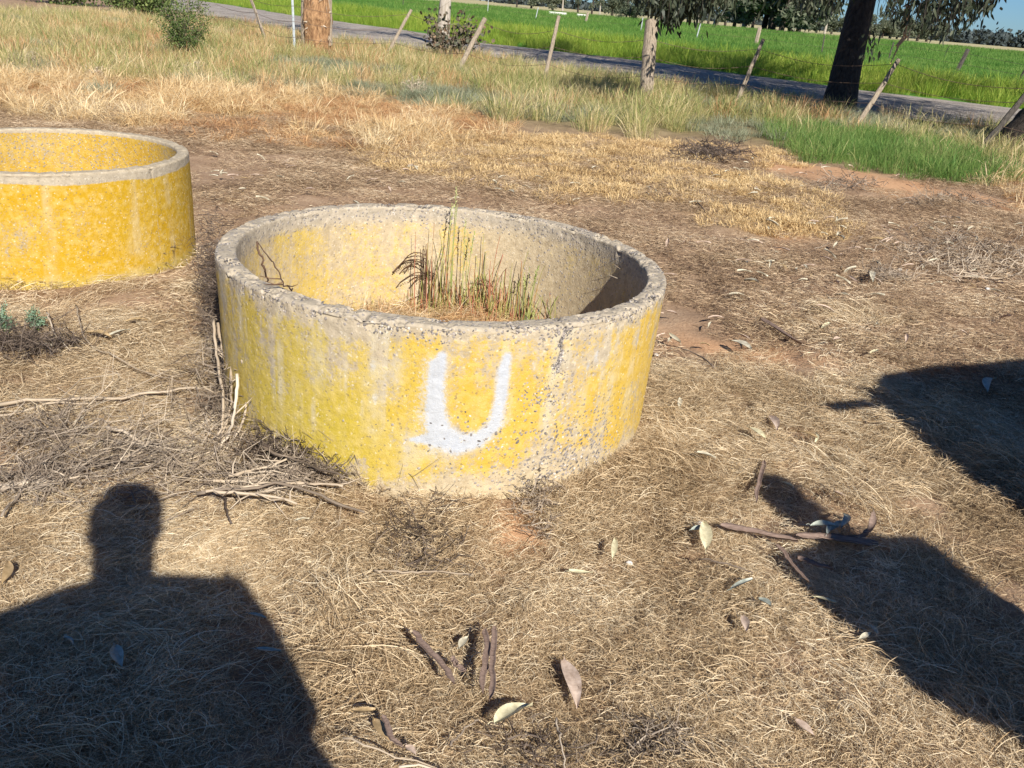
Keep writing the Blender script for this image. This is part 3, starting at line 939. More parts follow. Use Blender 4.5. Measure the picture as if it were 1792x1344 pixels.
    crack = np.maximum(crack, .7 * np.exp(-(angd(th_, a980) / .03) ** 2) * np.clip(fbm(X * 25, Y * 25, z * 25, 2, 72) * 2 - 1.05, 0, 1) * np.clip((z - .42) / .08, 0, 1) * 3)
    stk2 = fbm(th_ * R * 26, 9.0 + zero, z * .9, 4, 150)
    chalk = np.where(out, np.clip((stk2 - .52) * 5, 0, 1) * np.clip(fbm(X * 16, Y * 16, z * 16, 3, 151) * 3 - .9, 0, 1) * np.clip((z - .12) / .15, 0, 1), 0)
    for px, py, rp in ((640, 690, 14), (655, 650, 16), (555, 640, 16), (690, 640, 14), (905, 620, 14), (720, 790, 40)):
        chalk = np.maximum(chalk, np.where(out, .8 * blob(th_, z, px, py, rp, cx, cy, R, 3.0 if px < 700 else 1.2) * np.clip(fbm(X * 20, Y * 20, z * 20, 3, 152) * 3 - .8, 0, 1), 0))
    return dict(yellow=yel, hue=hue, green=green, sand=sandm, paint=U, pebble=peb, chalk=chalk, crack=np.clip(crack, 0, 1.2))


def masks2(th_, z, kd, X, Y):
    zero = np.zeros_like(th_)
    out = kd == 0; inn = kd == 2; rim = kd == 1
    stk = fbm(th_ * .8 * 24, 3.0 + zero, z * 1.2, 3, 80)
    pat = fbm(X * 4, Y * 4, z * 4, 4, 81)
    top = R2H - (0.055 + 0.03 * (fbm(th_ * 3, zero, zero + 1, 3, 82) - .3))
    yel = 1.12 + .7 * (pat - .5) + .35 * (stk - .5)
    yel = np.where(z > top, yel - np.clip((z - top) / .012, 0, 1) * 1.5, yel)
    yel = np.where(inn, .78 + .8 * (pat - .5), yel)
    yel = np.where(rim, -1, yel)
    cx, cy = RING2
    for (px, py, rp, w, sy) in ((150, 380, 50, -.35, .8), (60, 400, 50, -.3, 1), (20, 440, 30, -.3, 2), (250, 425, 20, -.3, 1)):
        yel = yel + np.where(out, w * blob(th_, z, px, py, rp, cx, cy, R2T, sy, 300), 0)
    hue = np.clip(.85 + (pat - .5), 0, 1)
    green = np.where(out, .5 * np.clip((.06 - z) / .05, 0, 1), 0.)
    sandm = np.where(rim, .45, np.where(inn, .5, .3))
    peb = np.where(out, .05, np.where(inn, .5, .15))
    aC = cyl_at(268, 330, cx, cy, R2T)[0]
    crack = .5 * np.exp(-(angd(th_, aC) / .006) ** 2) * np.clip((z - .50) / .05, 0, 1) * (kd < 2)
    paint = np.where(out, .42 * np.exp(-(angd(th_, aC + .012) / .006) ** 2) * (z > .12) * (z < .5) + .3 * np.clip(stk - .62, 0, 1) * 4 * (z < .5), 0)
    chalk = np.where(out, .4 * np.clip((fbm(th_ * 16, 2. + zero, z * 1.1, 4, 160) - .56) * 6, 0, 1) * np.clip(fbm(X * 12, Y * 12, z * 12, 3, 161) * 3 - 1, 0, 1), 0)
    return dict(yellow=yel, hue=hue, green=green, sand=sandm, paint=paint, pebble=peb, chalk=chalk, crack=crack)


MR1 = ring_mat('weathered ring concrete', (.49, .365, .045), (.54, .35, .055), (.43, .365, .275), .3)
MR2 = ring_mat('yellow painted ring concrete', (.45, .295, .016), (.46, .27, .012), (.38, .33, .26), .5)
ring1 = empty('concrete_ring', (RING[0], RING[1], 0))
ring1.rotation_euler = (-0.0056, 0.0112, 0)
tag(ring1, 'large weathered concrete ring with white sprayed U and patchy yellow paint, weeds growing inside', 'concrete ring', 'precast concrete rings on the dry ground')
obj('ring_wall', make_ring('ring_wall', *RING, R1T, R1B, R1TH, R1H, 1350, 118, 60, masks1, MR1, .075), ring1)
ring2 = empty('concrete_ring', (RING2[0], RING2[1], 0))
tag(ring2, 'bright orange yellow concrete ring with plain grey rim, cut by the left edge', 'concrete ring', 'precast concrete rings on the dry ground')
obj('ring_wall', make_ring('ring_wall', *RING2, R2T, R2B, .07, R2H, 760, 70, 40, masks2, MR2, .03), ring2)


def pebbles(name, spots, parent, m):
    """exposed aggregate: low angular stones bedded in the wall; spots = (pos, normal, size)"""
    base = []
    for zc, rr, n in ((-.3, .8, 5), (.35, .75, 5)):
        for q in range(n):
            a = 2 * np.pi * (q + (.5 if zc > 0 else 0)) / n
            base.append((rr * np.cos(a), rr * np.sin(a), zc))
    base.append((0, 0, .55))
    base = np.array(base)
    Ft = [(i, (i + 1) % 5, 5 + i) for i in range(5)] + [((i + 1) % 5, 5 + (i + 1) % 5, 5 + i) for i in range(5)] + [(5 + i, 5 + (i + 1) % 5, 10) for i in range(5)]
    Ft = np.array(Ft)
    g = Geo()
    for p, nrm_, s in spots:
        nrm_ = np.asarray(nrm_); t1 = np.cross(nrm_, [.3, .5, .8]); t1 /= np.linalg.norm(t1); t2 = np.cross(nrm_, t1)
        a = rng.random() * 6.28
        u, w = t1 * math.cos(a) + t2 * math.sin(a), -t1 * math.sin(a) + t2 * math.cos(a)
        b = base * rng.uniform(.75, 1.25, base.shape) * np.array([s, s * rng.uniform(.5, .9), s * .55])
        V = np.asarray(p) + b[:, :1] * u + b[:, 1:2] * w + b[:, 2:] * nrm_
        g.add(V, Ft, rng.random())
    o = obj(name, g.mesh(name, m), parent)
    o['kind'] = 'stuff'
    return o


M_agg, _t2, _b2 = mat('exposed aggregate', .8, .3)
_t2.links.new(ramp(_t2, attr(_t2, 'v').outputs['Fac'], [(0, (.10, .09, .085)), (.5, (.22, .195, .175)), (.85, (.36, .31, .27)), (1, (.62, .56, .48))]), _b2.inputs['Base Color'])
sp_ = []
aC = cyl_at(978, 600, *RING, .91)[0]; aL = cyl_at(1000, 790, *RING, .91)[0]
for _ in range(6000):
    kind_ = rng.random()
    s = rng.uniform(.0035, .0085)
    if kind_ < .42:      # rim top
        a = rng.random() * 6.28; r = R1T - rng.uniform(.006, R1TH - .006)
        if fbm(math.cos(a) * 6, math.sin(a) * 6, r * 20, 2, 91) < .40: continue
        sp_.append(((r * math.cos(a), r * math.sin(a), R1H - s * .42), (0, 0, 1), s))
    elif kind_ < .66:    # upper outer edge
        a = -rng.random() * math.pi; z = R1H - .008 - abs(rng.normal(0, .035))
        if fbm(math.cos(a) * 4, math.sin(a) * 4, z * 9, 2, 92) < .45: continue
        r = R1B + (R1T - R1B) * (z + .05) / (R1H + .036)
        sp_.append(((r * math.cos(a) * .9985, r * math.sin(a) * .9985, z), (math.cos(a), math.sin(a), 0), s * .85))
    elif kind_ < .80:    # broken strip at the crack
        z = rng.uniform(.32, R1H - .01); a = aC + rng.normal(0, .018 + .05 * (z < .45))
        r = R1B + (R1T - R1B) * (z + .05) / (R1H + .036)
        sp_.append(((r * math.cos(a) * .998, r * math.sin(a) * .998, z), (math.cos(a), math.sin(a), 0), s * .8))
    elif kind_ < .97:    # worn foot
        a = aL + rng.normal(0, .33); z = abs(rng.normal(.05, .13)) + .01
        if z > .36: continue
        s = rng.uniform(.0055, .0115)
        r = R1B + (R1T - R1B) * (z + .05) / (R1H + .036)
        sp_.append(((r * math.cos(a) * .9975, r * math.sin(a) * .9975, z), (math.cos(a), math.sin(a), 0), s * .8))
    else:                # inner far edge
        a = rng.random() * math.pi; z = R1H - .012 - abs(rng.normal(0, .05)); r = R1T - R1TH
        sp_.append(((r * math.cos(a) * 1.002, r * math.sin(a) * 1.002, z), (-math.cos(a), -math.sin(a), 0), s))
pebbles('aggregate', sp_, ring1, M_agg)

# soil and straw inside the ring
def disc(name, r, z0, label, seed):
    k, n = 40, 60
    rr = np.linspace(0.001, r, k); aa = np.linspace(0, 2 * np.pi, n, endpoint=False)
    X = rr[:, None] * np.cos(aa)[None]; Y = rr[:, None] * np.sin(aa)[None]
    Z = z0 + (fbm(X * 4, Y * 4, 0, 4, seed) - .5) * .09
    V = np.stack([X, Y, Z], -1).reshape(-1, 3)
    i = np.arange(k - 1)[:, None] * n; j = np.arange(n)[None]; j2 = (j + 1) % n
    F = np.stack([i + j, i + n + j, i + n + j2, i + j2], -1).reshape(-1, 4)
    o = obj(name, nmesh(name, V, F, simple(name + ' earth', (.20, .12, .065), (.42, .29, .18), 30, .95, 1., .01), True))
    tag(o, label, 'soil', kind='structure')
    return o


d1 = disc('soil', R1T - R1TH - .002, .07, 'brown soil filling the bottom of the weathered ring', 33); d1.location = (RING[0], RING[1], 0)
d2 = disc('soil', R2T - .072, .05, 'soil in the bottom of the yellow ring', 34); d2.location = (RING2[0], RING2[1], 0)
for nm, rc, rr, z0, cnt, lb in (('ring_straw', RING, R1T - R1TH, .075, 300, 'dry straw and fallen stems on the soil inside the weathered ring'), ('ring_straw', RING2, R2T - .07, .06, 60, 'dry straw inside the yellow ring')):
    r = (rr - .16) * np.sqrt(rng.random(cnt)); a = rng.random(cnt) * 6.28
    P = np.stack([rc[0] + r * np.cos(a), rc[1] + r * np.sin(a), z0 + rng.random(cnt) * .03], -1)
    pr = [pm('rs%d' % i, [strands(230, 0.15, .04, .12, .0012, .0026, .04, 0.07, 4, 1.6, .25), blades(30, .12, .04, .13, .002, .004, .5, .6, 3)], (M_oat, M_straw, M_red)[i]) for i in range(3)]
    scatter(nm, pr, P, rots(cnt, .15), rng.uniform(.7, 1.2, cnt), lb, 'dry grass')

# ------------------------------------------------------------------ plants inside the ring
def stem_path(p, h, lean, heading, droop, n=9, wig=.01):
    s = np.linspace(0, 1, n)
    off = h * (lean * s + droop * s ** 3)
    x = p[0] + off * math.cos(heading) + np.cumsum(rng.normal(0, wig * h / 3, n)) * .5
    y = p[1] + off * math.sin(heading) + np.cumsum(rng.normal(0, wig * h / 3, n)) * .5
    z = p[2] + h * (s - .35 * abs(droop) * s ** 3)
    return np.stack([x, y, z], -1)


def seed_head(g, P0, P1, n, L, w, v):
    """little spikelets alternating along the top of a stem"""
    P0 = np.asarray(P0); P1 = np.asarray(P1)
    for i in range(n):
        s = i / max(1, n - 1)
        c = P0 * (1 - s) + P1 * s
        d = np.array([rng.normal(0, .5), rng.normal(0, .5), .9]); d /= np.linalg.norm(d)
        sd = np.cross(d, [rng.normal(), rng.normal(), 0.1]); sd /= np.linalg.norm(sd)
        V = np.array([c, c + d * L * .5 + sd * w, c + d * L, c + d * L * .5 - sd * w])
        g.add(V, np.array([[0, 1, 2, 3]]), v)


def inside(px, py_base):
    q = gp(px, py_base, .09)
    v = np.array([q[0] - RING[0], q[1] - RING[1]]); l = np.linalg.norm(v)
    if l > .76: q[:2] = np.array(RING) + v / l * .76
    return q


# tall pale green grass with seed heads (two stand above the far rim)
def plant(name, label, cat, mat_, fn, group=None, part='stems'):
    g = Geo(); fn(g)
    me = g.mesh(name, mat_)
    o = obj(name, me)
    return tag(o, label, cat, group)


M_green_stalk = blade_mat('pale green stalks', [(0, (.20, .27, .07)), (.5, (.38, .42, .14)), (1, (.62, .58, .30))], .2, patch=9)
M_docks = blade_mat('dark seed stalks', [(0, (.05, .03, .02)), (.5, (.13, .075, .045)), (1, (.26, .16, .09))], 0, patch=9)


def tall_grass(px, pyb, hpx, lean, hd):
    def f(g):
        b = inside(px, pyb)
        for q in range(4):
            h = hpx / 400 * rng.uniform(.75, 1.0) if q else hpx / 400
            p = b + np.array([rng.normal(0, .012), rng.normal(0, .012), 0])
            pa = stem_path(p, h, lean + rng.normal(0, .03), hd, rng.uniform(0, .05))
            add_tube(g, pa, np.linspace(.0022, .001, len(pa)), 4, rng.random())
            if q < 2: seed_head(g, pa[-3], pa[-1], 26, .016, .0028, rng.random())
        V, F, v = blades(9, .03, .08, .25, .003, .005, .3, .6, 4)
        g.add(V + b, F, v)
    return f


plant('tall_grass', 'tallest pale green grass stalk inside the ring, its seed head rising above the far rim', 'grass plant', M_green_stalk, tall_grass(790, 530, 262, -.03, 0))
plant('tall_grass', 'pale green grass stalk with seed head just right of the tallest one in the ring', 'grass plant', M_green_stalk, tall_grass(822, 528, 205, -.02, 0))
plant('tall_grass', 'green grass clump beside the shaded right wall inside the ring', 'grass plant', M_green_stalk, tall_grass(1040, 520, 130, .04, 0))
plant('tall_grass', 'short pale green grass stalks right of centre inside the ring', 'grass plant', M_green_stalk, tall_grass(975, 535, 110, .05, 2))


def dock(px, pyb, n, h, arch):
    def f(g):
        b = inside(px, pyb)
        for q in range(n):
            p = b + np.array([rng.normal(0, .03), rng.normal(0, .03), 0])
            hh = h * rng.uniform(.6, 1.0)
            pa = stem_path(p, hh, rng.normal(0, .06), rng.random() * 6.28, rng.uniform(0, .12), 10, .02)
            add_tube(g, pa, np.linspace(.0032, .0015, len(pa)), 4, rng.random() * .7)
            for _ in range(arch):
                k_ = rng.integers(5, 9)
                hd = math.pi + rng.normal(0, .7) if px < 760 else rng.normal(0, .7)
                L = rng.uniform(.08, .2)
                s = np.linspace(0, 1, 9)[:, None]
                br = pa[k_] + s * L * np.array([[math.cos(hd), math.sin(hd) * .3, 0]]) + np.concatenate([s * 0, s * 0, (.55 * s - .95 * s ** 2.2) * L], 1)
                br += np.concatenate([np.zeros((1, 3)), np.cumsum(rng.normal(0, .0015, (8, 3)), 0)])
                add_tube(g, br, np.linspace(.0022, .0028, 9), 4, rng.random() * .5)
                seed_head(g, br[2], br[-1], 14, .008, .003, rng.random() * .4)
    return f


plant('seeding_weed', 'dark brown seeding weed with arching seed stalks at left inside the ring', 'weed', M_docks, dock(738, 512, 8, .40, 1))
plant('seeding_weed', 'dark dry weed stalk with a branch arching right inside the ring', 'weed', M_docks, dock(850, 515, 3, .34, 1))


def reds(px, py, n, h, spread):
    def f(g):
        b = inside(px, py)
        for q in range(n):
            p = b + np.array([rng.normal(0, spread * 1.3), rng.normal(0, spread * .7), 0])
            pa = stem_path(p, h * rng.uniform(.35, 1.15), rng.normal(0, .18), rng.random() * 6.28, rng.normal(0, .1), 8, .02)
            add_tube(g, pa, np.linspace(.003, .0013, len(pa)), 3, rng.random(), cap=False)
        V, F, v = blades(int(n * 1.1), spread * 2.0, .05, h * .8, .0022, .004, .35, .5, 4)
        g.add(V + b, F, v)
    return f


for px, py, n, h, sp2, lb in ((765, 528, 24, .42, .06, 'dense clump of thin brown green stems around the tallest stalk'), (890, 534, 30, .42, .08, 'clump of tall red stemmed weeds right of centre in the ring'),
                              (830, 540, 40, .20, .09, 'low tangle of reddish dry stems at the middle of the ring'), (945, 528, 18, .34, .11, 'loose yellow and red stems between the red clump and the right wall'),
                              (700, 545, 24, .10, .07, 'sparse low dry stems near the left wall inside the ring'), (1010, 524, 34, .22, .09, 'short pale stems growing near the right wall inside the ring'), (850, 520, 18, .30, .12, 'thin scattered reddish stems at the back of the soil in the ring')):
    plant('red_stem_clump', lb, 'weed', M_redstem, reds(px, py, n, h, sp2), 'weeds growing inside the weathered ring')


def stick_obj(name, pts, r0, r1, material, label, cat, group=None, z=None, wig=.006, k=6, twigs=0):
    """pts: ground picture points or 3D points"""
    P = np.array([p if len(p) == 3 else gp(p[0], p[1], z or 0) for p in pts], float)
    s = np.linspace(0, len(P) - 1, max(8, len(P) * 5))
    Q = np.stack([np.interp(s, np.arange(len(P)), P[:, i]) for i in range(3)], -1)
    # round the corners
    for _ in range(3): Q[1:-1] = (Q[:-2] + Q[1:-1] * 2 + Q[2:]) / 4
    Q += np.concatenate([rng.normal(0, wig, (len(Q), 2)) * .6, np.abs(rng.normal(0, wig, (len(Q), 1)))], 1)
    if z is not None:
        Q[:, 2] = bumps(Q[:, 0], Q[:, 1]) + z + (Q[:, 2] - Q[:, 2].min()) * 0
    g = Geo()
    rad = np.linspace(r0, r1, len(Q)) * rng.uniform(.85, 1.2, len(Q))
    add_tube(g, Q, rad, k, rng.random(), .3)
    for _ in range(twigs):
        i = rng.integers(1, len(Q) - 1)
        hd = rng.random() * 6.28; L = rng.uniform(.03, .10)
        e = Q[i] + np.array([math.cos(hd) * L, math.sin(hd) * L, rng.uniform(-.01, .05)])
        add_tube(g, [Q[i], (Q[i] + e) / 2 + rng.normal(0, .006, 3), e], [r1 * .8, r1 * .6, r1 * .35], 4, rng.random())
    o = obj(name, g.mesh(name, material, True))
    return tag(o, label, cat, group)


# two dead stalks leaning over the near rim, and one hanging in the dark corner
def zdepth(px, py, ref_px, ref_py, ref_z):
    return at_depth(px, py, depth_of(gp(ref_px, ref_py, ref_z)))


b1 = (510, 516)
stick_obj('dead_stalk', [zdepth(448, 428, 510, 520, .62), zdepth(463, 470, 510, 520, .62), zdepth(469, 496, 510, 522, .58)], .004, .003, M_docks, 'thick dark dead stalk leaning on the left inside of the ring', 'twig')
stick_obj('dead_stalk', [zdepth(455, 430, 510, 520, .62), zdepth(480, 465, 510, 520, .62), zdepth(500, 505, 510, 520, .62), zdepth(512, 510, 510, 520, .62)], .002, .003, M_docks, 'thin grey stalk arching beside the thick one at the left rim', 'twig', twigs=4)
stick_obj('dead_stalk', [zdepth(1100, 445, 1100, 500, .45), zdepth(1092, 470, 1100, 500, .45), zdepth(1096, 492, 1100, 500, .45), zdepth(1099, 503, 1100, 500, .45)], .003, .002, M_twigpale, 'pale hooked stalk in front of the dark right wall inside the ring', 'twig', twigs=7)
stick_obj('straw_stem', [gp(655, 545, .12), gp(700, 530, .14), gp(762, 508, .18)], .003, .002, M_twigpale, 'long pale straw stem lying across the left of the soil in the ring', 'twig')


# ------------------------------------------------------------------ fences
def plank_between(g, A, B, w, d, v=0.5, taper=.9, k=8, wob=.18, seed=0, n=10):
    A = np.asarray(A, float); B = np.asarray(B, float)
    s = np.linspace(0, 1, n)[:, None]
    P = A * (1 - s) + B * s
    P[1:-1] += rng.normal(0, .004, (n - 2, 3))
    V, F, caps = tube(P, np.linspace(w, w * taper, n), k, v, True, wob, seed)
    # squash into a split post of unequal sides
    ax = (B - A) / np.linalg.norm(B - A)
    f = np.cross(ax, [0, 1, 0]); f /= np.linalg.norm(f); dd = np.cross(ax, f)
    off = V - A
    V = V - dd * (off @ dd)[:, None] * (1 - d)
    n0 = g.n
    g.add(V, F, v)
    for c in caps: g.F.setdefault(3, []).append(c + n0)


fence = empty('wire_fence', tuple(gp(1130, 166)))
tag(fence, 'old leaning timber post and barbed wire fence along the grass verge before the road', 'fence')
fo = np.array(fence.location)
POSTS = [((668, 104), (720, 17), .045, 'thin grey split post leaning right'), ((797, 126), (849, 32), .06, 'rough grey post leaning right through the wilted sapling'),
         ((950, 148), (978, 28), .045, 'slim grey post leaning slightly'), ((1284, 185), (1336, 69), .045, 'slim split post leaning right behind dry grass'),
         ((1494, 222), (1573, 104), .05, 'pale grey post leaning far to the right'), ((1706, 268), (1806, 152), .055, 'dark brown post leaning at the right edge'), ((470, 78), (436, -10), .045, 'thin post leaning left')]
tops = {}
for i, (b, t, w, lb) in enumerate(POSTS):
    B = gp(*b); B[2] = -.1; T = at_depth(t[0], t[1], depth_of(gp(*b)))
    g = Geo(); plank_between(g, B - fo, T - fo, w, .7, .5, .85, 8, .16, i)
    o = obj('post', g.mesh('post', M_postdark if 'dark' in lb else M_post), fence); o['label'] = lb
    tops[i] = (B, T)
B = gp(1130, 170); B[2] = -.1; T = at_depth(1141, 36, depth_of(gp(1130, 170)))
g = Geo(); plank_between(g, B - fo, T - fo, .145, .9, .5, .95, 14, .14, 22, 14)
o = obj('strainer_post', g.mesh('strainer_post', M_post, False), fence); o['label'] = 'thick upright weathered grey strainer post'
tops['s'] = (B, T)
# star picket
B = gp(516, 98); B[2] = -.1; T = at_depth(511, -8, depth_of(gp(516, 98)))
g = Geo()
for q in range(3):
    a = q * 2.094
    dv = np.array([math.cos(a), math.sin(a), 0]) * .032; nv = np.array([-math.sin(a), math.cos(a), 0]) * .003
    V = np.array([B - nv, B + nv, B + dv + nv, B + dv - nv, T - nv, T + nv, T + dv + nv, T + dv - nv]) - fo
    g.add(V, np.array([[0, 1, 5, 4], [1, 2, 6, 5], [2, 3, 7, 6], [3, 0, 4, 7], [4, 5, 6, 7]]), .5)
o = obj('star_picket', g.mesh('star_picket', M_galv), fence); o['label'] = 'bright galvanised steel picket'
order = [6, None, 0, 1, 2, 's', 3, 4, 5]
for hgt in (.42, .78, 1.12):
    K = []
    for q in order:
        if q is None:
            P0 = B * (1 - 0) ; P0 = P0.copy(); P0[2] = hgt
        else:
            b_, t_ = tops[q]; s = (hgt + .1) / max(.2, (t_[2] - b_[2])); P0 = b_ + (t_ - b_) * min(s, .97)
        K.append(P0)
    K = [K[0] + (K[0] - K[1]) * 1.5] + K + [K[-1] + (K[-1] - K[-2]) * 1.5]
    g = Geo(); P_ = []
    for a_, c_ in zip(K[:-1], K[1:]):
        n_ = 14; s = np.linspace(0, 1, n_, endpoint=False)[:, None]
        seg = a_ * (1 - s) + c_ * s; seg[:, 2] -= (.06 + .1 * rng.random()) * np.sin(np.pi * s[:, 0])
        P_.append(seg)
    P_ = np.concatenate(P_ + [K[-1][None]]) - fo
    add_tube(g, P_, .0045, 4, .5, cap=False)
    L_ = np.linalg.norm(np.diff(P_, axis=0), axis=1); tot_ = np.concatenate([[0], np.cumsum(L_)])
    for d_ in np.arange(.1, tot_[-1], .16):        # barbs
        i = min(np.searchsorted(tot_, d_) - 1, len(P_) - 2); f_ = (d_ - tot_[i]) / L_[i]; c = P_[i] * (1 - f_) + P_[i + 1] * f_
        e = rng.normal(0, 1, 3); e /= np.linalg.norm(e)
        add_tube(g, [c - e * .016, c + e * .016], .002, 3, .5, cap=False)
    obj('wire', g.mesh('wire', M_wire), fence)

fence2 = empty('paddock_fence', tuple(gp(1322, 78)))
tag(fence2, 'sparse far fence of steel pickets and grey stumps inside the green paddock', 'fence')
f2 = np.array(fence2.location)
k2 = []
for i, (b, t, w, m_, nm) in enumerate((((1322, 80), (1330, 48), .17, M_post, 'post'), ((1437, 97), (1443, 62), .045, M_postdark, 'star_picket'), ((1218, 70), (1226, 41), .05, M_galv, 'star_picket'),
                      ((1121, 58), (1125, 31), .05, M_galv, 'star_picket'), ((1024, 43), (1029, 22), .16, M_post, 'post'), ((936, 37), (942, 13), .05, M_galv, 'star_picket'), ((853, 26), (855, -2), .05, M_galv, 'star_picket'),
                      ((705, 14), (706, -12), .045, M_postdark, 'star_picket'), ((1553, 108), (1564, 74), .045, M_postdark, 'star_picket'), ((1672, 128), (1694, 87), .13, M_postdark, 'post'), ((1780, 148), (1800, 108), .05, M_postdark, 'star_picket'))):
    B_ = gp(*b); B_[2] = -.1; T_ = at_depth(t[0], t[1], depth_of(gp(*b)))
    g = Geo(); plank_between(g, B_ - f2, T_ - f2, w, .8, .5, .95, 6, .1, i, 5)
    obj(nm, g.mesh(nm, m_), fence2)
    k2.append((b[0], B_, T_))
k2.sort(key=lambda q: q[0])
for s_ in (.45, .85):
    g = Geo(); add_tube(g, np.array([q[1] + (q[2] - q[1]) * s_ for q in k2]) - f2, .008, 3, .5, cap=False)
    obj('wire', g.mesh('wire', M_wire), fence2)

# old swollen timber stump tied into the fence
SB = gp(556, 92)
z_ = np.linspace(-.1, 2.1, 60)
pts = np.stack([SB[0] - .02 + .03 * np.sin(z_ * 2), SB[1] + 0 * z_, z_], -1)
rad = .33 + .05 * np.exp(-((z_ - .85) / .35) ** 2) - .03 * np.clip(z_ - 1.1, 0, 1)
g = Geo()
V, F, caps = tube(pts, rad, 48, .5, True, .10, 5)
c_ = V - np.array([SB[0], SB[1], 0]); an = np.arctan2(c_[:, 1], c_[:, 0])
rr_ = 1 - .09 * np.clip(np.sin(an * 9 + vn(an * 3, c_[:, 2] * 2, 0, 3) * 5), 0, 1) * fbm(an * 4, c_[:, 2] * 3, 0, 3, 8) + .10 * (fbm(an * 7, c_[:, 2] * 5, 0, 3, 9) - .5)
V[:, :2] = SB[:2] + c_[:, :2] * rr_[:, None]
g.add(V, F); [g.F.setdefault(3, []).append(c) for c in caps]
stump = empty('old_stump', (SB[0], SB[1], 0)); tag(stump, 'thick orange brown weathered stump with fibrous wood behind the wires beside the steel picket', 'tree stump')
me = g.mesh('trunk', M_stump, True); me.transform(Matrix.Translation((-SB[0], -SB[1], 0)))
obj('trunk', me, stump)
for xx, lbl in ((-.34, 'grey slab at the left side'), (.33, 'grey slab at the right side')):
    g = Geo(); plank_between(g, (xx, -.05, .2 if xx > 0 else -.05), (xx * .95, -.05, 2.15), .075, .6, .5, .9, 8, .15, 3)
    o = obj('outer_slab', g.mesh('outer_slab', M_post), stump); o['label'] = lbl
g = Geo()
for _ in range(26):
    a = -math.pi * rng.random(); z0 = rng.uniform(.3, 1.6); r0 = .36
    p = np.array([math.cos(a) * r0, math.sin(a) * r0, z0]); tn = np.array([-math.sin(a), math.cos(a), 0])
    d = tn * rng.normal(0, .10) + np.array([0, 0, rng.normal(-.05, .07)]); w = np.array([0, 0, .02]) + tn * .006
    q = p + d + np.array([math.cos(a), math.sin(a), 0]) * .04
    g.add(np.array([p - w, p + w, q + w * .2, q - w * .2]), np.array([[0, 1, 2, 3]]), rng.random())
obj('peeling_fibre', g.mesh('peeling_fibre', M_twigpale), stump)['kind'] = 'stuff'


# ------------------------------------------------------------------ foliage
def leaf_cards(C, L, w, hang=0.8, spread=.35, twist=True):
    """narrow drooping leaves (two bent quads) at points C"""
    n = len(C)
    d = rng.normal(0, spread, (n, 3)); d[:, 2] -= hang; d /= np.linalg.norm(d, axis=1)[:, None]
    sd = np.cross(d, rng.normal(0, 1, (n, 3))); sd /= np.linalg.norm(sd, axis=1)[:, None] + 1e-9
    nm = np.cross(d, sd)
    L = (L * rng.uniform(.65, 1.25, n))[:, None]; w = (w * rng.uniform(.7, 1.3, n))[:, None]
    a = C; m1 = C + d * L * .35 + sd * w + nm * L * .03; m2 = C + d * L * .35 - sd * w + nm * L * .03
    m3 = C + d * L * .7 + sd * w * .7; m4 = C + d * L * .7 - sd * w * .7
    e = C + d * L - nm * L * .05
    V = np.stack([a, m1, m2, m3, m4, e], 1).reshape(-1, 3)
    b = np.arange(n)[:, None] * 6
    F4 = b + np.array([[1, 2, 4, 3]]); F3 = np.concatenate([b + np.array([[0, 2, 1]]), b + np.array([[3, 4, 5]])])
    return V, F4, F3, np.repeat(rng.random(n), 6)


def leaf_mesh(name, C, L, w, m, hang=.8, spread=.35):
    V, F4, F3, v = leaf_cards(C, L, w, hang, spread)
    return nmesh(name, V, [F4, F3], m, False, {'v': v})


def crown_points(centres, radii, per, flat=.75, shell=.5):
    out = []
    for c, r, n in zip(centres, radii, per):
        d = rng.normal(0, 1, (n, 3)); d /= np.linalg.norm(d, axis=1)[:, None]
        rad = (shell + (1 - shell) * rng.random(n)) ** 1.0
        q = d * rad[:, None] * r; q[:, 2] *= flat
        keep = fbm((c[0] + q[:, 0]) * 1.6 / max(r, .6) * 1.4, (c[1] + q[:, 1]) * 1.6 / max(r, .6) * 1.4, (c[2] + q[:, 2]) * 2 / max(r, .6), 3, 23) > .42
        out.append(np.asarray(c) + q[keep])
    return np.concatenate(out)


def limb(g, a, b, r0, r1, n=9, sag=0.0, wob=.12, k=8):
    a = np.asarray(a, float); b = np.asarray(b, float)
    s = np.linspace(0, 1, n)[:, None]
    P = a * (1 - s) + b * s
    L = np.linalg.norm(b - a)
    P[1:-1] += np.cumsum(rng.normal(0, L * .014, (n - 2, 3)), 0) * (1 - s[1:-1])
    P[:, 2] += sag * L * np.sin(np.pi * s[:, 0])
    add_tube(g, P, np.linspace(r0, r1, n), k, rng.random(), wob, int(rng.integers(99)))
    return P


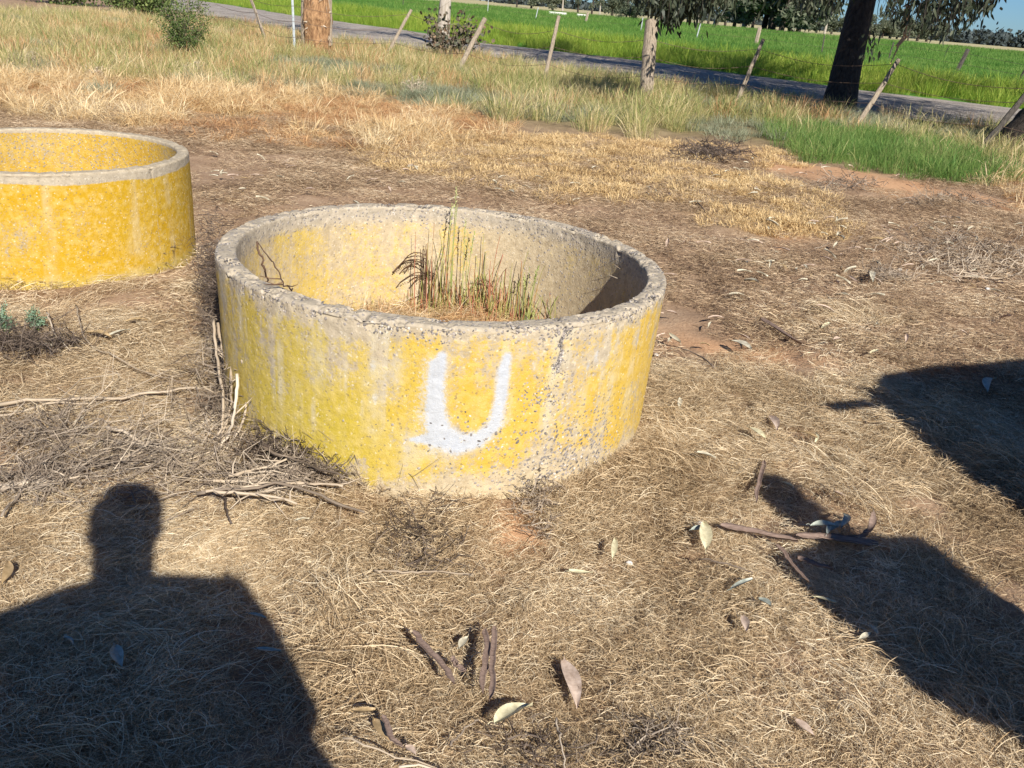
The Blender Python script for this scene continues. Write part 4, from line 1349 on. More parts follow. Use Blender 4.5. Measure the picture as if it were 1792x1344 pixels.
def big_gum(name, base, trunk_pts, radii, limbs, clusters, label, group, leafn=230, leafL=.17, leafw=.016, extra=None, trunk_mat=None):
    root = empty(name, tuple(base)); tag(root, label, 'tree', group)
    o3 = np.asarray(base, float)
    g = Geo()
    tp_ = np.asarray(trunk_pts, float)
    s = np.linspace(0, len(tp_) - 1, 40)
    Q = np.stack([np.interp(s, np.arange(len(tp_)), tp_[:, i]) for i in range(3)], -1)
    for _ in range(4): Q[1:-1] = (Q[:-2] + 2 * Q[1:-1] + Q[2:]) / 4
    rr = np.interp(s, np.arange(len(tp_)), radii)
    V, F, caps = tube(Q, rr, 28, .5, True, .13, 4)
    g.add(V, F); [g.F.setdefault(3, []).append(q) for q in caps]
    obj('trunk', g.mesh('trunk', trunk_mat or M_bark, True), root)
    g = Geo(); ends = []
    for a, b, r0, r1 in limbs:
        P = limb(g, a, b, r0, r1, 12, .05); ends.append(P)
    for c, r in clusters:                       # a branch into every leaf cluster from the nearest limb
        cand = np.concatenate(ends + [Q]); j = np.argmin(np.linalg.norm(cand - np.asarray(c), axis=1))
        P = limb(g, cand[j], c, .05, .012, 8, .04, 0, 5)
        for _ in range(3):
            d = rng.normal(0, 1, 3); d /= np.linalg.norm(d)
            limb(g, P[rng.integers(4, 8)], np.asarray(c) + d * r * .8, .016, .005, 5, 0, 0, 4)
    obj('limbs', g.mesh('limbs', trunk_mat or M_bark, True), root)
    C = crown_points([c for c, r in clusters], [r for c, r in clusters], [int(leafn * r * r) for c, r in clusters], .8, .25)
    if extra is not None: C = np.concatenate([C, extra])
    obj('crown', leaf_mesh('crown', C, leafL, leafw, M_gleaf), root)
    return root


def hang_spray(px, pyb, dist_depth, length, n, jit=.06):
    """leaves strung along a hanging twig whose tip is at a sight line and depth"""
    T = at_depth(px, pyb, dist_depth)
    s = rng.random(n)[:, None]
    off = np.array([[0.08 * rng.normal(), 0.08 * rng.normal(), 1.0]])
    P = T + off * s * length + rng.normal(0, jit, (n, 3))
    return P, np.array([T + off[0] * length, T + off[0] * length * .5, T])


# --- tree with the thick dark trunk
T1 = gp(1468, 190); T1d = depth_of(T1)
top_ = at_depth(1512, -10, T1d)
tp1 = [T1 + [0, 0, -.2], T1 + [0, 0, .05], at_depth(1478, 140, T1d), at_depth(1492, 70, T1d), at_depth(1505, 20, T1d), top_, top_ + [.5, .2, 1.6], top_ + [.6, .3, 3.4]]
clusters1 = []
S2 = np.array([to_sun.x, to_sun.y])
for _ in range(66):
    a = rng.random() * 6.28; r = rng.uniform(1.2, 6.4)
    clusters1.append(((T1[0] + .6 + r * math.cos(a), T1[1] + 1.8 + r * math.sin(a), rng.uniform(4.7, 9.0) - r * .1), rng.uniform(1.0, 1.6)))
for d_, z_ in ((4.0, 3.6), (5.0, 4.4), (5.2, 3.7), (6.2, 4.6), (3.4, 4.2), (4.6, 5.2), (6.6, 5.4), (7.2, 5.0), (3.0, 5.2), (5.8, 6.2)):      # the side towards the sun, low boughs
    for w_ in (-1.1, 0, 1.1):
        q = T1[:2] + np.array([to_sun.x, to_sun.y]) / math.cos(SUN_EL) * d_ + np.array([to_sun.y, -to_sun.x]) / math.cos(SUN_EL) * w_
        clusters1.append(((q[0], q[1], z_), 1.15))
cl2x = []  # unseen leaf clusters added up-sun to shade the road and far verge
for px, py in ((880, 72), (915, 80), (950, 84), (985, 86), (1120, 98), (1165, 102), (1200, 105), (1240, 106), (1280, 112), (1320, 112), (1340, 92), (1375, 96), (1410, 100), (1445, 104), (1020, 96), (1070, 104), (1500, 128), (1560, 126), (1600, 130), (1640, 134), (1690, 138), (1740, 142), (1780, 146), (1240, 132), (1300, 140), (1380, 150), (1120, 118), (1040, 112), (1600, 190), (1540, 178), (1660, 206), (1500, 172)):
    G_ = gp(px, py); zc = rng.uniform(6.2, 8.4)
    c_ = G_[:2] + np.array([to_sun.x, to_sun.y]) / to_sun.z * zc
    (clusters1 if px < 1350 else cl2x).append(((c_[0], c_[1], zc), rng.uniform(.9, 1.25)))
SP = []; TW = []
for px in np.linspace(1552, 1742, 38):
    prof = np.interp(px, [1538, 1560, 1590, 1620, 1648, 1670, 1700, 1730, 1745], [26, 52, 58, 74, 88, 60, 50, 34, 10])
    for q in range(3):
        P, w = hang_spray(px + rng.normal(0, 5), prof * rng.uniform(.25, 1.0) - 8, rng.uniform(13.5, 17), rng.uniform(.3, .7), 7); SP.append(P); TW.append(w)
for px in np.linspace(1120, 1272, 36):
    prof = np.interp(px, [1118, 1130, 1152, 1159, 1170, 1185, 1200, 1225, 1250, 1275], [10, 12, 16, 46, 54, 44, 24, 26, 18, 5])
    for q in range(3):
        P, w = hang_spray(px + rng.normal(0, 4), prof * rng.uniform(.2, 1.0) - 6, rng.uniform(13.5, 16), rng.uniform(.4, .7), 14); SP.append(P); TW.append(w)
for px in np.linspace(1385, 1482, 20):
    prof = np.interp(px, [1385, 1410, 1440, 1465, 1482], [4, 26, 50, 24, 4])
    for q in range(2):
        P, w = hang_spray(px + rng.normal(0, 4), prof * rng.uniform(.2, 1.0) - 6, rng.uniform(15, 19), rng.uniform(.5, .8), 12); SP.append(P); TW.append(w)
for px, py in ((1526, 104), (1534, 92), (1520, 84), (1710, 8), (1300, 2), (1330, 4), (1360, 0), (1285, 6)):
    P, w = hang_spray(px, py, 16, .35, 7, .05); SP.append(P); TW.append(w)
extra1 = np.concatenate(SP)
dense = []
for c, r, n in (((1195, -38), .9, 800), ((1660, -45), .6, 180), ((1150, -26), .40, 320), ((1200, -4), .40, 320), ((1178, 8), .26, 200), ((1440, -26), .3, 60), ((1640, 4), .3, 60), ((1690, 0), .3, 50)):
    Cc = at_depth(c[0], c[1], 15.0)
    q = rng.normal(0, .45, (n, 3)) * r; dense.append(Cc + q * [1, 1.2, .7])
extra1 = np.concatenate([extra1] + dense)
limbs1 = [(top_ + [.1, 0, .5], (T1[0] - 3.5, T1[1] - 5.5, 4.6), .16, .05), (top_ + [.3, .1, 1.0], (T1[0] + 3.0, T1[1] - 6, 5.2), .16, .05), (top_ + [.5, .2, 1.6], (T1[0] - 3, T1[1] + 3, 6.5), .14, .04),
          (top_ + [.6, .3, 2.4], (T1[0] + 4, T1[1] + 2, 6.8), .13, .04), (top_ + [.4, .1, 1.3], (T1[0] + .2, T1[1] - 5, 3.9), .12, .04),
          ((T1[0] - 3.5, T1[1] - 5.5, 4.6), tuple(at_depth(1195, -60, 15)), .06, .03), ((T1[0] + 3.0, T1[1] - 6, 5.2), tuple(at_depth(1640, -60, 15)), .06, .03)]
tree1 = big_gum('gum_tree', T1, tp1, [.46, .37, .32, .31, .29, .28, .22, .14], limbs1, clusters1, 'large dark trunked gum tree at the right with drooping leaf sprays over the road', 'gum trees along the fence', 430, .19, .022, extra1)
me = tree1.children[0]
g = Geo()
for w in TW: add_tube(g, w, [.007, .005, .003], 4, .5, cap=False)
# thin bare twigs beside the trunk
for k_ in range(5):
    a = at_depth(1528 + 14 * k_, -12, 16); b = at_depth(1522 + 8 * k_ + rng.normal(0, 4), rng.uniform(40, 85), 16)
    limb(g, a, b, .008, .003, 8, .05, 0, 4)
obj('twigs', g.mesh('twigs', M_bark), tree1)['kind'] = 'stuff'
# broken pale slab hanging at the branch tip
a_ = at_depth(1572, 80, 16.5); b_ = at_depth(1583, 62, 16.5)
g = Geo(); wv = (b_ - a_); sd = R_ * .09
g.add(np.array([a_ - sd * .6, a_ + sd * .3, b_ + sd, b_ - sd * .2, a_ - sd * .6 + F_ * .03, a_ + sd * .3 + F_ * .03, b_ + sd + F_ * .03, b_ - sd * .2 + F_ * .03]), np.array([[0, 1, 2, 3], [4, 7, 6, 5], [0, 4, 5, 1], [1, 5, 6, 2], [2, 6, 7, 3], [3, 7, 4, 0]]), .5)
limb(g, b_, at_depth(1590, 10, 16.5), .03, .05, 6, 0, 0, 6); limb(g, a_, at_depth(1558, 112, 16.5), .02, .006, 6, 0, 0, 5)
o = obj('broken_branch', g.mesh('broken_branch', simple('torn orange wood', (.50, .28, .14), (.70, .46, .28), 20)), tree1); o['label'] = 'torn pale orange branch end'
for ch in list(tree1.children):
    ch.data.transform(Matrix.Translation(-Vector(T1)))

# --- second gum, its trunk cut by the right edge
T2 = gp(1800, 262); T2[0] += .12
cl2 = list(cl2x)
for _ in range(44):
    a = rng.random() * 6.28; r = rng.uniform(.8, 5.0)
    cl2.append(((T2[0] + 1.6 + r * math.cos(a), T2[1] + .8 + r * math.sin(a), rng.uniform(4.2, 8.5)), rng.uniform(1.0, 1.5)))
tree2 = big_gum('gum_tree', T2, [T2 + [0, 0, -.2], T2 + [.02, 0, .1], T2 + [.25, .05, .7], T2 + [.5, .1, 1.6], T2 + [.9, .2, 3.4], T2 + [1.3, .3, 5.2]], [.85, .62, .45, .38, .3, .16],
                [(T2 + [.9, .2, 3.4], T2 + [-1.5, 1, 5.5], .14, .04), (T2 + [1, .2, 3.8], T2 + [3.8, -1, 5.9], .14, .04), (T2 + [1.2, .2, 4.5], T2 + [1.5, 3, 7], .12, .04)], cl2,
                'gum cut by the right edge, its dark flared trunk base beside the leaning post', 'gum trees along the fence', 380, .19, .021)
for ch in list(tree2.children): ch.data.transform(Matrix.Translation(-Vector(T2)))

# --- gums whose crowns stand above and beside the picture and throw the shade on the road
for tx, ty, hh, rr, lbl in ((-7.25, 29.0, 6.5, 3.6, 'gum tree behind the orange stump, crown above the picture'), (17.5, 21.0, 7.5, 4.2, 'gum tree beyond the right edge of the picture'), (.6, 29.2, 5.0, 2.6, 'young gum by the road behind the wilted sapling')):
    if lbl.startswith('young'):
        tb = gp(776, 40); tb = np.array([-3.4, 32.0, 0])
    else: tb = np.array([tx, ty, 0.])
    cl = [((tb[0] + rng.normal(0, rr * .5), tb[1] + rng.normal(0, rr * .5), rng.uniform(3.6, hh + 1)), rng.uniform(.9, 1.4)) for _ in range(22 if rr > 3 else 14)]
    t_ = big_gum('gum_tree', tb, [tb + [0, 0, -.2], tb + [.05, 0, 1.2], tb + [.1, .1, 2.6], tb + [.2, .1, hh - 1]], [.26, .20, .16, .08], [(tb + [.1, .1, 2.4], tb + [-1.2, .4, hh - 1.5], .08, .03), (tb + [.1, .1, 2.6], tb + [1.3, -.4, hh - 1.2], .08, .03)], cl,
                 {'gum tree behind': 'gum tree standing beyond the orange stump with its crown above the picture'}.get(lbl[:15], lbl), 'gum trees along the fence', 150, .18, .017, None, M_barkpale if lbl.startswith('young') else None)
    if lbl.startswith('young'): t_['label'] = 'pale mottled thin trunk rising behind the wilted sapling at the top edge'
    for ch in list(t_.children): ch.data.transform(Matrix.Translation(-Vector(tb)))

# --- wilted brown sapling over the fence
def bushy(name, base, sx, sz, nb, nl, L, w, m, tm, label, cat, hang=.3, spread=.8, stem=.012, group=None, lean=(0, 0)):
    root = empty(name, tuple(base)); tag(root, label, cat, group)
    g = Geo(); C = []
    for _ in range(nb):
        a = rng.random() * 6.28; r = sx * rng.uniform(.2, 1.0)
        e = np.array([r * math.cos(a) + lean[0], r * math.sin(a) * .7 + lean[1], sz * rng.uniform(.35, 1.0) * (1.1 - .35 * r / sx)])
        P = limb(g, (rng.normal(0, sx * .08), rng.normal(0, sx * .08), -.02), e, stem, stem * .3, 8, .12, 0, 5)
        k_ = rng.integers(3, 8, int(nl / nb)); f = rng.random(len(k_))[:, None]
        C.append(P[k_ - 1] * (1 - f) + P[k_] * f + rng.normal(0, sx * .13, (len(k_), 3)))
        for _q in range(3):
            j = rng.integers(3, 7); limb(g, P[j], P[j] + rng.normal(0, sx * .2, 3), stem * .4, stem * .2, 4, 0, 0, 3)
    C = np.concatenate(C); C[:, 2] = np.maximum(C[:, 2], .05)
    obj('stems', g.mesh('stems', tm), root)
    obj('leaves', leaf_mesh('leaves', C, L, w, m, hang, spread), root)
    return root


bs = gp(790, 108)
bushy('wilted_sapling', bs, 1.05, 1.45, 26, 620, .13, .042, M_rust_leaf, M_twig, 'wilted brown leaved sapling sprawling over the fence between two leaning posts', 'shrub', .5, .8, .012)
bushy('green_shrub', gp(326, 106), .62, 1.42, 40, 5200, .045, .011, M_shrub, M_twig, 'upright olive green shrub in the verge grass at upper left', 'shrub', -.2, .8, .008)
bushy('green_shrub', gp(262, 34), 1.5, 2.2, 34, 5200, .10, .035, M_shrub, M_twig, 'dark green bush cut by the top edge beside the olive shrub', 'shrub', .2, .8, .015)
bushy('green_shrub', gp(118, 8), 2.4, 2.3, 40, 5200, .13, .045, M_shrub, M_twig, 'dark bushy mass cut by the top edge at far upper left', 'shrub', .2, .8, .015)
bushy('green_shrub', gp(215, 22), 1.3, 1.7, 24, 3200, .10, .035, M_shrub, M_twig, 'dark green bush joining the two bushes at the top left edge', 'shrub', .2, .8, .015)
# blue green weeds at the left edge
for px, py, h, lb in ((12, 592, .17, 'blue green feathery weed at the left edge beside the dead brush'), (66, 586, .14, 'smaller blue green feathery weed just right of the left one')):
    bushy('feathery_weed', gp(px, py), .055, h, 14, 700, .012, .003, blade_mat('blue green weed', [(0, (.10, .17, .10)), (1, (.26, .36, .24))], .2), M_shrub, lb, 'weed', -.6, .5, .002)
# tumbled grey dead weeds in the dry grass
for px, py, h, lb in ((50, 120, .3, 'pale grey dead weed in the golden grass at far left'), (168, 142, .22, 'grey dead weed right of the far left one in golden grass'), (728, 168, .35, 'grey dead twiggy weed in the dry grass under the wilted sapling'), (340, 132, .25, 'pale grey dead weed below the olive shrub')):
    bushy('dead_weed', gp(px, py), h, h * 1.1, 26, 240, .03, .006, M_twigpale, M_twigpale, lb, 'weed', -.3, .8, .005)


# ------------------------------------------------------------------ trees on the skyline
def far_tree_proto(kind):
    root = empty('skyline_tree')
    g = Geo()
    P = [(0, 0, -.3), (.1, 0, 2.2), (.25, .1, 4.6), (.2, 0, 7.5)]
    add_tube(g, P, [.34, .26, .18, .07], 7, .5, .1)
    cl = []
    if kind == 0:      # open gum
        for _ in range(12): cl.append((rng.normal([0, 0, 6.4], [1.9, 1.9, 1.6]), rng.uniform(.7, 1.3)))
    elif kind == 1:    # dense round
        for _ in range(20): cl.append((rng.normal([0, 0, 4.6], [2.2, 2.2, 1.7]), rng.uniform(1.1, 1.7)))
    else:              # tall thin sparse
        for _ in range(9): cl.append((rng.normal([0, 0, 7.6], [1.2, 1.2, 1.6]), rng.uniform(.5, 1.0)))
    for c, r in cl: limb(g, P[2] if c[2] > 5 else P[1], c, .09, .03, 6, .05, 0, 4)
    obj('trunk', g.mesh('trunk', M_barkpale if kind == 2 else M_bark), root)
    C = crown_points([c for c, r in cl], [r for c, r in cl], [int(120 * r * r) for c, r in cl], .8, .2)
    C = C[C[:, 2] > .8]
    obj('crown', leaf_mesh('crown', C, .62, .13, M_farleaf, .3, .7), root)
    return root


protos = [far_tree_proto(i) for i in range(3)]
SKY = [  # px, distance, height m, kind
    (968, 330, 7, 1), (985, 300, 8, 2), (1012, 280, 7, 0), (1036, 300, 8, 0), (1050, 260, 7, 2), (1072, 330, 8, 1), (1097, 190, 3.6, 1), (1112, 300, 7, 0),
    (1205, 330, 9, 1), (1222, 260, 10, 2), (1240, 300, 9, 0), (1252, 240, 12, 2), (1270, 300, 9, 0), (1286, 270, 10, 1), (1303, 230, 14, 2), (1318, 260, 11, 0), (1338, 230, 12, 1),
    (1352, 215, 13, 1), (1368, 210, 14, 0), (1385, 220, 13, 1), (1398, 240, 10, 1), (1430, 420, 9, 0), (1444, 300, 10, 2), (1456, 430, 8, 1),
    (1522, 400, 6.5, 1), (1545, 520, 9, 1), (1558, 540, 11, 1), (1570, 540, 9, 1), (1590, 430, 9, 0), (1606, 480, 11, 1), (1622, 500, 10, 1), (1180, 380, 9, 0), (930, 420, 9, 1), (905, 400, 8, 0), (1140, 400, 9, 1), (1160, 360, 8, 0)]
first = [True] * 3
ORD = ['leftmost', 'second', 'third', 'fourth', 'fifth', 'sixth', 'seventh', 'eighth', 'ninth', 'tenth', 'eleventh', 'twelfth']
cnt_ = {}
SKY.sort(key=lambda q: q[0])
shape = {0: 'open crowned', 1: 'dense round crowned', 2: 'tall thin sparse'}
for i, (px, dist, hh, kd_) in enumerate(SKY):
    r = protos[kd_] if first[kd_] else copy_tree(protos[kd_])
    first[kd_] = False
    q = at_dist(px, dist)
    r.location = q; r.rotation_euler = (0, 0, rng.random() * 6.28)
    s_ = hh / (8.6, 6.6, 9.5)[kd_]
    r.scale = (s_ * rng.uniform(1.0, 1.4) * (1.15 if kd_ == 1 else 1), s_ * rng.uniform(1.0, 1.3), s_)
    side = 'behind the drooping dark leaves' if px < 1215 else 'skyline clump between strainer post and dark trunk' if px < 1475 else 'on the horizon right of the dark trunk'
    if px < 1100: side = 'on the skyline left of the strainer post'
    n_ = cnt_.get((side, kd_), 0); cnt_[(side, kd_)] = n_ + 1
    tag(r, '%s %s gum, %s' % (ORD[n_], shape[kd_], side), 'tree', 'gum trees on the skyline')
# far continuous treeline, bluish with distance
C = []
for _ in range(420):
    px = rng.uniform(1400, 2100) if rng.random() < .75 else rng.uniform(850, 1400)
    d = rng.uniform(1100, 1500); q = at_dist(px, d); r = rng.uniform(8, 20)
    n = 60; v = rng.normal(0, 1, (n, 3)); C.append(q + v * [r, r, 1] * .5 + np.array([0, 0, 1]) * np.abs(rng.normal(4.5, 3, n))[:, None] * (1.35 if px > 1690 else 1.0))
C = np.concatenate(C)
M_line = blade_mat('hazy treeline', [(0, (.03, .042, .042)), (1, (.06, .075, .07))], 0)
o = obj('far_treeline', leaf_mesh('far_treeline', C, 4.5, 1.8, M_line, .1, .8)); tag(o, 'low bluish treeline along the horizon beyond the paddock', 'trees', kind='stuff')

# white troughs far out in the paddock
for px, py, w_, lb in ((977, 24, 3.0, 'long low white trough in the paddock, the left one'), (1021, 24, 2.0, 'short white trough in the paddock right of the long one')):
    q = gp(px, py + 6); d = 160.; q = at_dist(px, d)
    bm = bmesh.new(); bmesh.ops.create_cube(bm, size=1)
    for v in bm.verts: v.co = Vector((v.co.x * w_ * (1 if v.co.z > 0 else .92), v.co.y * .8, (v.co.z + .5) * .75))
    top = [f for f in bm.faces if f.normal.z > .9]
    r_ = bmesh.ops.inset_region(bm, faces=top, thickness=.08); 
    for f in top:
        for v in f.verts: v.co.z -= .3
    me = bpy.data.meshes.new('white_trough'); bm.to_mesh(me); bm.free(); me.materials.append(M_white)
    o = obj('white_trough', me, None, tuple(q)); tag(o, lb, 'trough')

# ------------------------------------------------------------------ litter: leaves, bark, stones, sticks
def leaf_mesh_big(L, w, curl, seed, m):
    n = 9; k = 5
    s = np.linspace(0, 1, n); prof = np.sin(np.pi * np.clip(s * .94 + .03, 0, 1)) ** .8 * (1 - .35 * s)
    V = []
    r_ = np.random.default_rng(seed)
    bend = r_.normal(0, .25); tw = r_.normal(0, .5)
    for i in range(n):
        for j in range(k):
            u = (j / (k - 1) - .5) * 2
            x = (s[i] - .5) * L; y = u * w * .5 * prof[i] + bend * L * (s[i] - .5) ** 2
            z = curl * w * (u * u) * .5 + L * .07 * math.sin(s[i] * 3.1) + tw * u * w * .25 * (s[i] - .5) + .002
            V.append((x, y, z))
    V = np.array(V)
    i = np.arange(n - 1)[:, None] * k; j = np.arange(k - 1)[None]
    F = np.stack([i + j, i + j + 1, i + k + j + 1, i + k + j], -1).reshape(-1, 4)
    a, b = V[0], V[0]
    # thickness and a stalk
    V2 = V - [0, 0, .0012]; nV = len(V)
    F = np.concatenate([F, F[:, ::-1] + nV])
    g = Geo(); g.add(np.concatenate([V, V2]), F, .5)
    add_tube(g, [(-L * .5 + .004, 0, .003), (-L * .56, .002, .005), (-L * .64, .006 * bend, .004)], .001, 4, .5)
    return g.mesh('gum_leaf', m, True)


def img_heading(px, py, ang, z=.02):
    a = gp(px - 8 * math.cos(ang), py + 8 * math.sin(ang), z); b = gp(px + 8 * math.cos(ang), py - 8 * math.sin(ang), z)
    return math.atan2(b[1] - a[1], b[0] - a[0]), np.linalg.norm(b - a) / 16


LEAVES = [  # px, py, length px, angle in the picture (deg), width ratio, material, label
    (1235, 930, 44, 95, .50, M_leafcream, 'cream gum leaf standing on edge left of the bark strip in the big shadow'),
    (1222, 917, 22, 10, .45, M_leafgrey, 'small pale leaf touching the upright cream leaf left of the bark strip'),
    (1076, 951, 36, 83, .30, M_leafcream, 'narrow upright cream leaf right of the orange soil patch'),
    (1019, 988, 42, -4, .20, M_leafcream, 'thin pale leaf lying level below the orange soil patch'),
    (1003, 1176, 84, -72, .34, M_leafpink, 'long pinkish white leaf pointing up at bottom centre'),
    (897, 1240, 74, 28, .40, M_leafcream, 'big cream yellow leaf at bottom centre below the bark bundle'),
    (636, 1234, 42, 4, .28, M_leafbrown, 'tan leaf lying level at the edge of the person shadow'),
    (668, 1268, 46, -55, .38, M_leafbrown, 'tan leaf beside the brown bark strip at the bottom'),
    (721, 1308, 24, -40, .45, M_leafpink, 'small pink leaf at the very bottom left of centre'),
    (811, 1109, 26, 55, .50, M_leafpale, 'small white papery leaf left of the bark bundle'),
    (1360, 728, 30, -62, .45, M_leafpink, 'pinkish leaf between the two right hand shadows, the upper one'),
    (1326, 753, 34, -32, .36, M_leafcream, 'cream leaf between the two right hand shadows, the lower left one'),
    (1412, 757, 40, -22, .22, M_leafbrown, 'narrow tan leaf just right of the pinkish leaf pair'),
    (1432, 760, 12, 85, .4, M_leafcream, 'tiny yellow leaf at the end of the narrow tan leaf'),
    (1236, 796, 34, -14, .40, M_leafpale, 'pale leaf in the straw right of the ring foot'),
    (1341, 1053, 28, -42, .45, M_leafgrey, 'grey green leaf in the straw below the bark strip'),
    (1306, 1088, 28, -75, .50, M_leafpink, 'small pink leaf below the grey green one'),
    (1447, 1039, 40, -20, .24, M_leafcream, 'thin cream leaf on the edge of the lower right shadow'),
    (1412, 1262, 42, -38, .30, M_leafpink, 'pinkish leaf near the lower right corner'),
    (1530, 1098, 24, -50, .4, M_leafpale, 'pale leaf at the lower edge of the right shadow'),
    (1514, 1108, 22, 30, .4, M_leafpale, 'pale chip of leaf beside the one at the shadow edge'),
    (1300, 1015, 40, 12, .28, M_leafgrey, 'grey green leaf among straw left of the lower shadow'),
    (1728, 666, 32, 58, .42, M_leafgrey, 'grey leaf inside the upper right shadow'),
    (204, 1140, 38, -72, .55, M_leafgrey, 'grey leaf inside the person shadow'),
    (468, 1128, 44, -8, .22, M_leafgrey, 'thin grey leaf at the right edge of the person shadow'),
    (450, 1078, 32, -16, .24, M_leafgrey, 'thin curled leaf at the shoulder of the person shadow'),
    (124, 1126, 22, -45, .3, M_leafgrey, 'small grey leaf at left inside the person shadow'),
    (15, 1004, 38, 75, .40, M_leafbrown, 'tan leaf at the left edge above the person shadow'),
    (1440, 918, 46, 0, .26, M_leafgrey, 'green grey leaf on the left of the sprig in the lower shadow'),
    (1468, 915, 34, 35, .34, M_leafgrey, 'middle green grey leaf of the sprig in the lower shadow'),
    (1483, 908, 36, 80, .34, M_leafgrey, 'upright green grey leaf of the sprig in the lower shadow'),
    (1449, 925, 22, 75, .34, M_leafgrey, 'short green grey leaf of the sprig in the lower shadow'),
    (1378, 840, 22, -25, .32, M_leafcream, 'small cream leaf just above the tip of the lower shadow'),
    (1470, 866, 20, -30, .5, M_leafpink, 'small pink leaf between the two right shadows'),
    (530, 900, 22, 4, .5, M_leafpale, 'small white leaf above the person shadow shoulder'),
    (1300, 597, 40, -25, .35, M_leafpale, 'white curled leaf on the orange soil right of the ring'),
    (1524, 484, 20, 70, .5, M_leafpale, 'pale leaf on the litter right of the ring'),
    (1447, 568, 14, 20, .6, M_leafcream, 'round pale leaf above the upper right shadow'),
    (1530, 622, 14, 10, .6, M_leafcream, 'small round cream leaf touching the top of the upper right shadow'),
    (1190, 704, 16, 85, .5, M_leafpale, 'pale leaf close to the ring at its right side'),
    (240, 1255 - 700, 40, 2, .2, M_leafbrown, 'tan curled leaf left of the weathered ring'),
    (175, 578, 46, -12, .22, M_leafbrown, 'long tan leaf right of the feathery weeds'),
    (208, 576, 40, 14, .22, M_leafpale, 'long pale leaf end to end with the tan one'),
    (77, 592, 26, -5, .35, M_leafpale, 'pale leaf beneath the feathery weeds'),
    (140, 866 - 130, 20, 30, .3, M_leafpale, 'pale leaf beside the long pale stick')]
for i, (px, py, L, ang, wr, m_, lb) in enumerate(LEAVES):
    hd, mpp = img_heading(px, py, math.radians(ang))
    q = gp(px, py, .055); Lm = L * mpp; wm = max(.008, L * wr * 1.25 / FPX * depth_of(q))
    o = obj('gum_leaf', leaf_mesh_big(Lm, wm, .3, i, m_), None, (q[0], q[1], bumps(q[0], q[1]) + .056))
    o.rotation_euler = (rng.normal(0, .15), rng.normal(0, .1), hd); tag(o, lb, 'leaf')
protoL = [[leaf_mesh_big(rng.uniform(.05, .09), rng.uniform(.012, .024), rng.uniform(.2, .8), 100 + i * 5 + j, m_) for j in range(3)] for i, m_ in enumerate((M_leafpale, M_leafpink, M_leafbrown))]
spots = []
while len(spots) < 250:
    r = rng.random()
    if r < .34: px, py = rng.uniform(1290, 1792), rng.uniform(385, 510)
    elif r < .60: px, py = rng.uniform(560, 1500), rng.normal(320, 28)
    elif r < .72: px, py = rng.uniform(1250, 1650), rng.normal(305, 14)
    elif r < .82: px, py = rng.uniform(340, 560), rng.uniform(270, 360)
    else: px, py = rng.uniform(1150, 1780), rng.uniform(400, 620)
    q = gp(px, py)
    if not_ring(q[None, :2], .05)[0]: spots.append(q)
cname = ('pale', 'pinkish', 'tan')
for q in spots:
    c = int(rng.choice([0, 0, 0, 1, 1, 2]))
    o = obj('gum_leaf', protoL[c][rng.integers(3)], None, (q[0], q[1], bumps(q[0], q[1]) + .05))
    o.rotation_euler = (rng.normal(0, .25), rng.normal(0, .25), rng.random() * 6.28); s_ = rng.uniform(.8, 1.5); o.scale = (s_, s_, s_)
    tag(o, 'small %s fallen leaf scattered on the brown litter behind and right of the rings' % cname[c], 'leaf', 'small %s fallen leaves' % cname[c])


def stone(px, py, s, lb):
    q = gp(px, py, .01); bm = bmesh.new(); bmesh.ops.create_icosphere(bm, subdivisions=2, radius=1)
    sd = rng.random(3) * 50
    for v in bm.verts:
        k_ = 1 + .5 * (float(fbm(v.co.x * 1.3 + sd[0], v.co.y * 1.3 + sd[1], v.co.z * 1.3 + sd[2], 3, 4)) - .5)
        v.co = Vector((v.co.x * s * k_, v.co.y * s * .8 * k_, v.co.z * s * .6 * k_))
    me = bpy.data.meshes.new('stone'); bm.to_mesh(me); bm.free(); me.materials.append(M_stone)
    o = obj('stone', me, None, (q[0], q[1], bumps(q[0], q[1]) + .02)); tag(o, lb, 'stone')


stone(1103, 975, .011, 'small white stone right of the narrow upright leaf')
stone(1225, 912, .012, 'small white stone beside the upright cream leaf')
stone(1575, 470, .018, 'white stone on the pale litter at right')
stone(1730, 500, .02, 'white stone near the right edge above the shadow')
stone(1150, 612, .012, 'small pale stone on soil right of the ring')


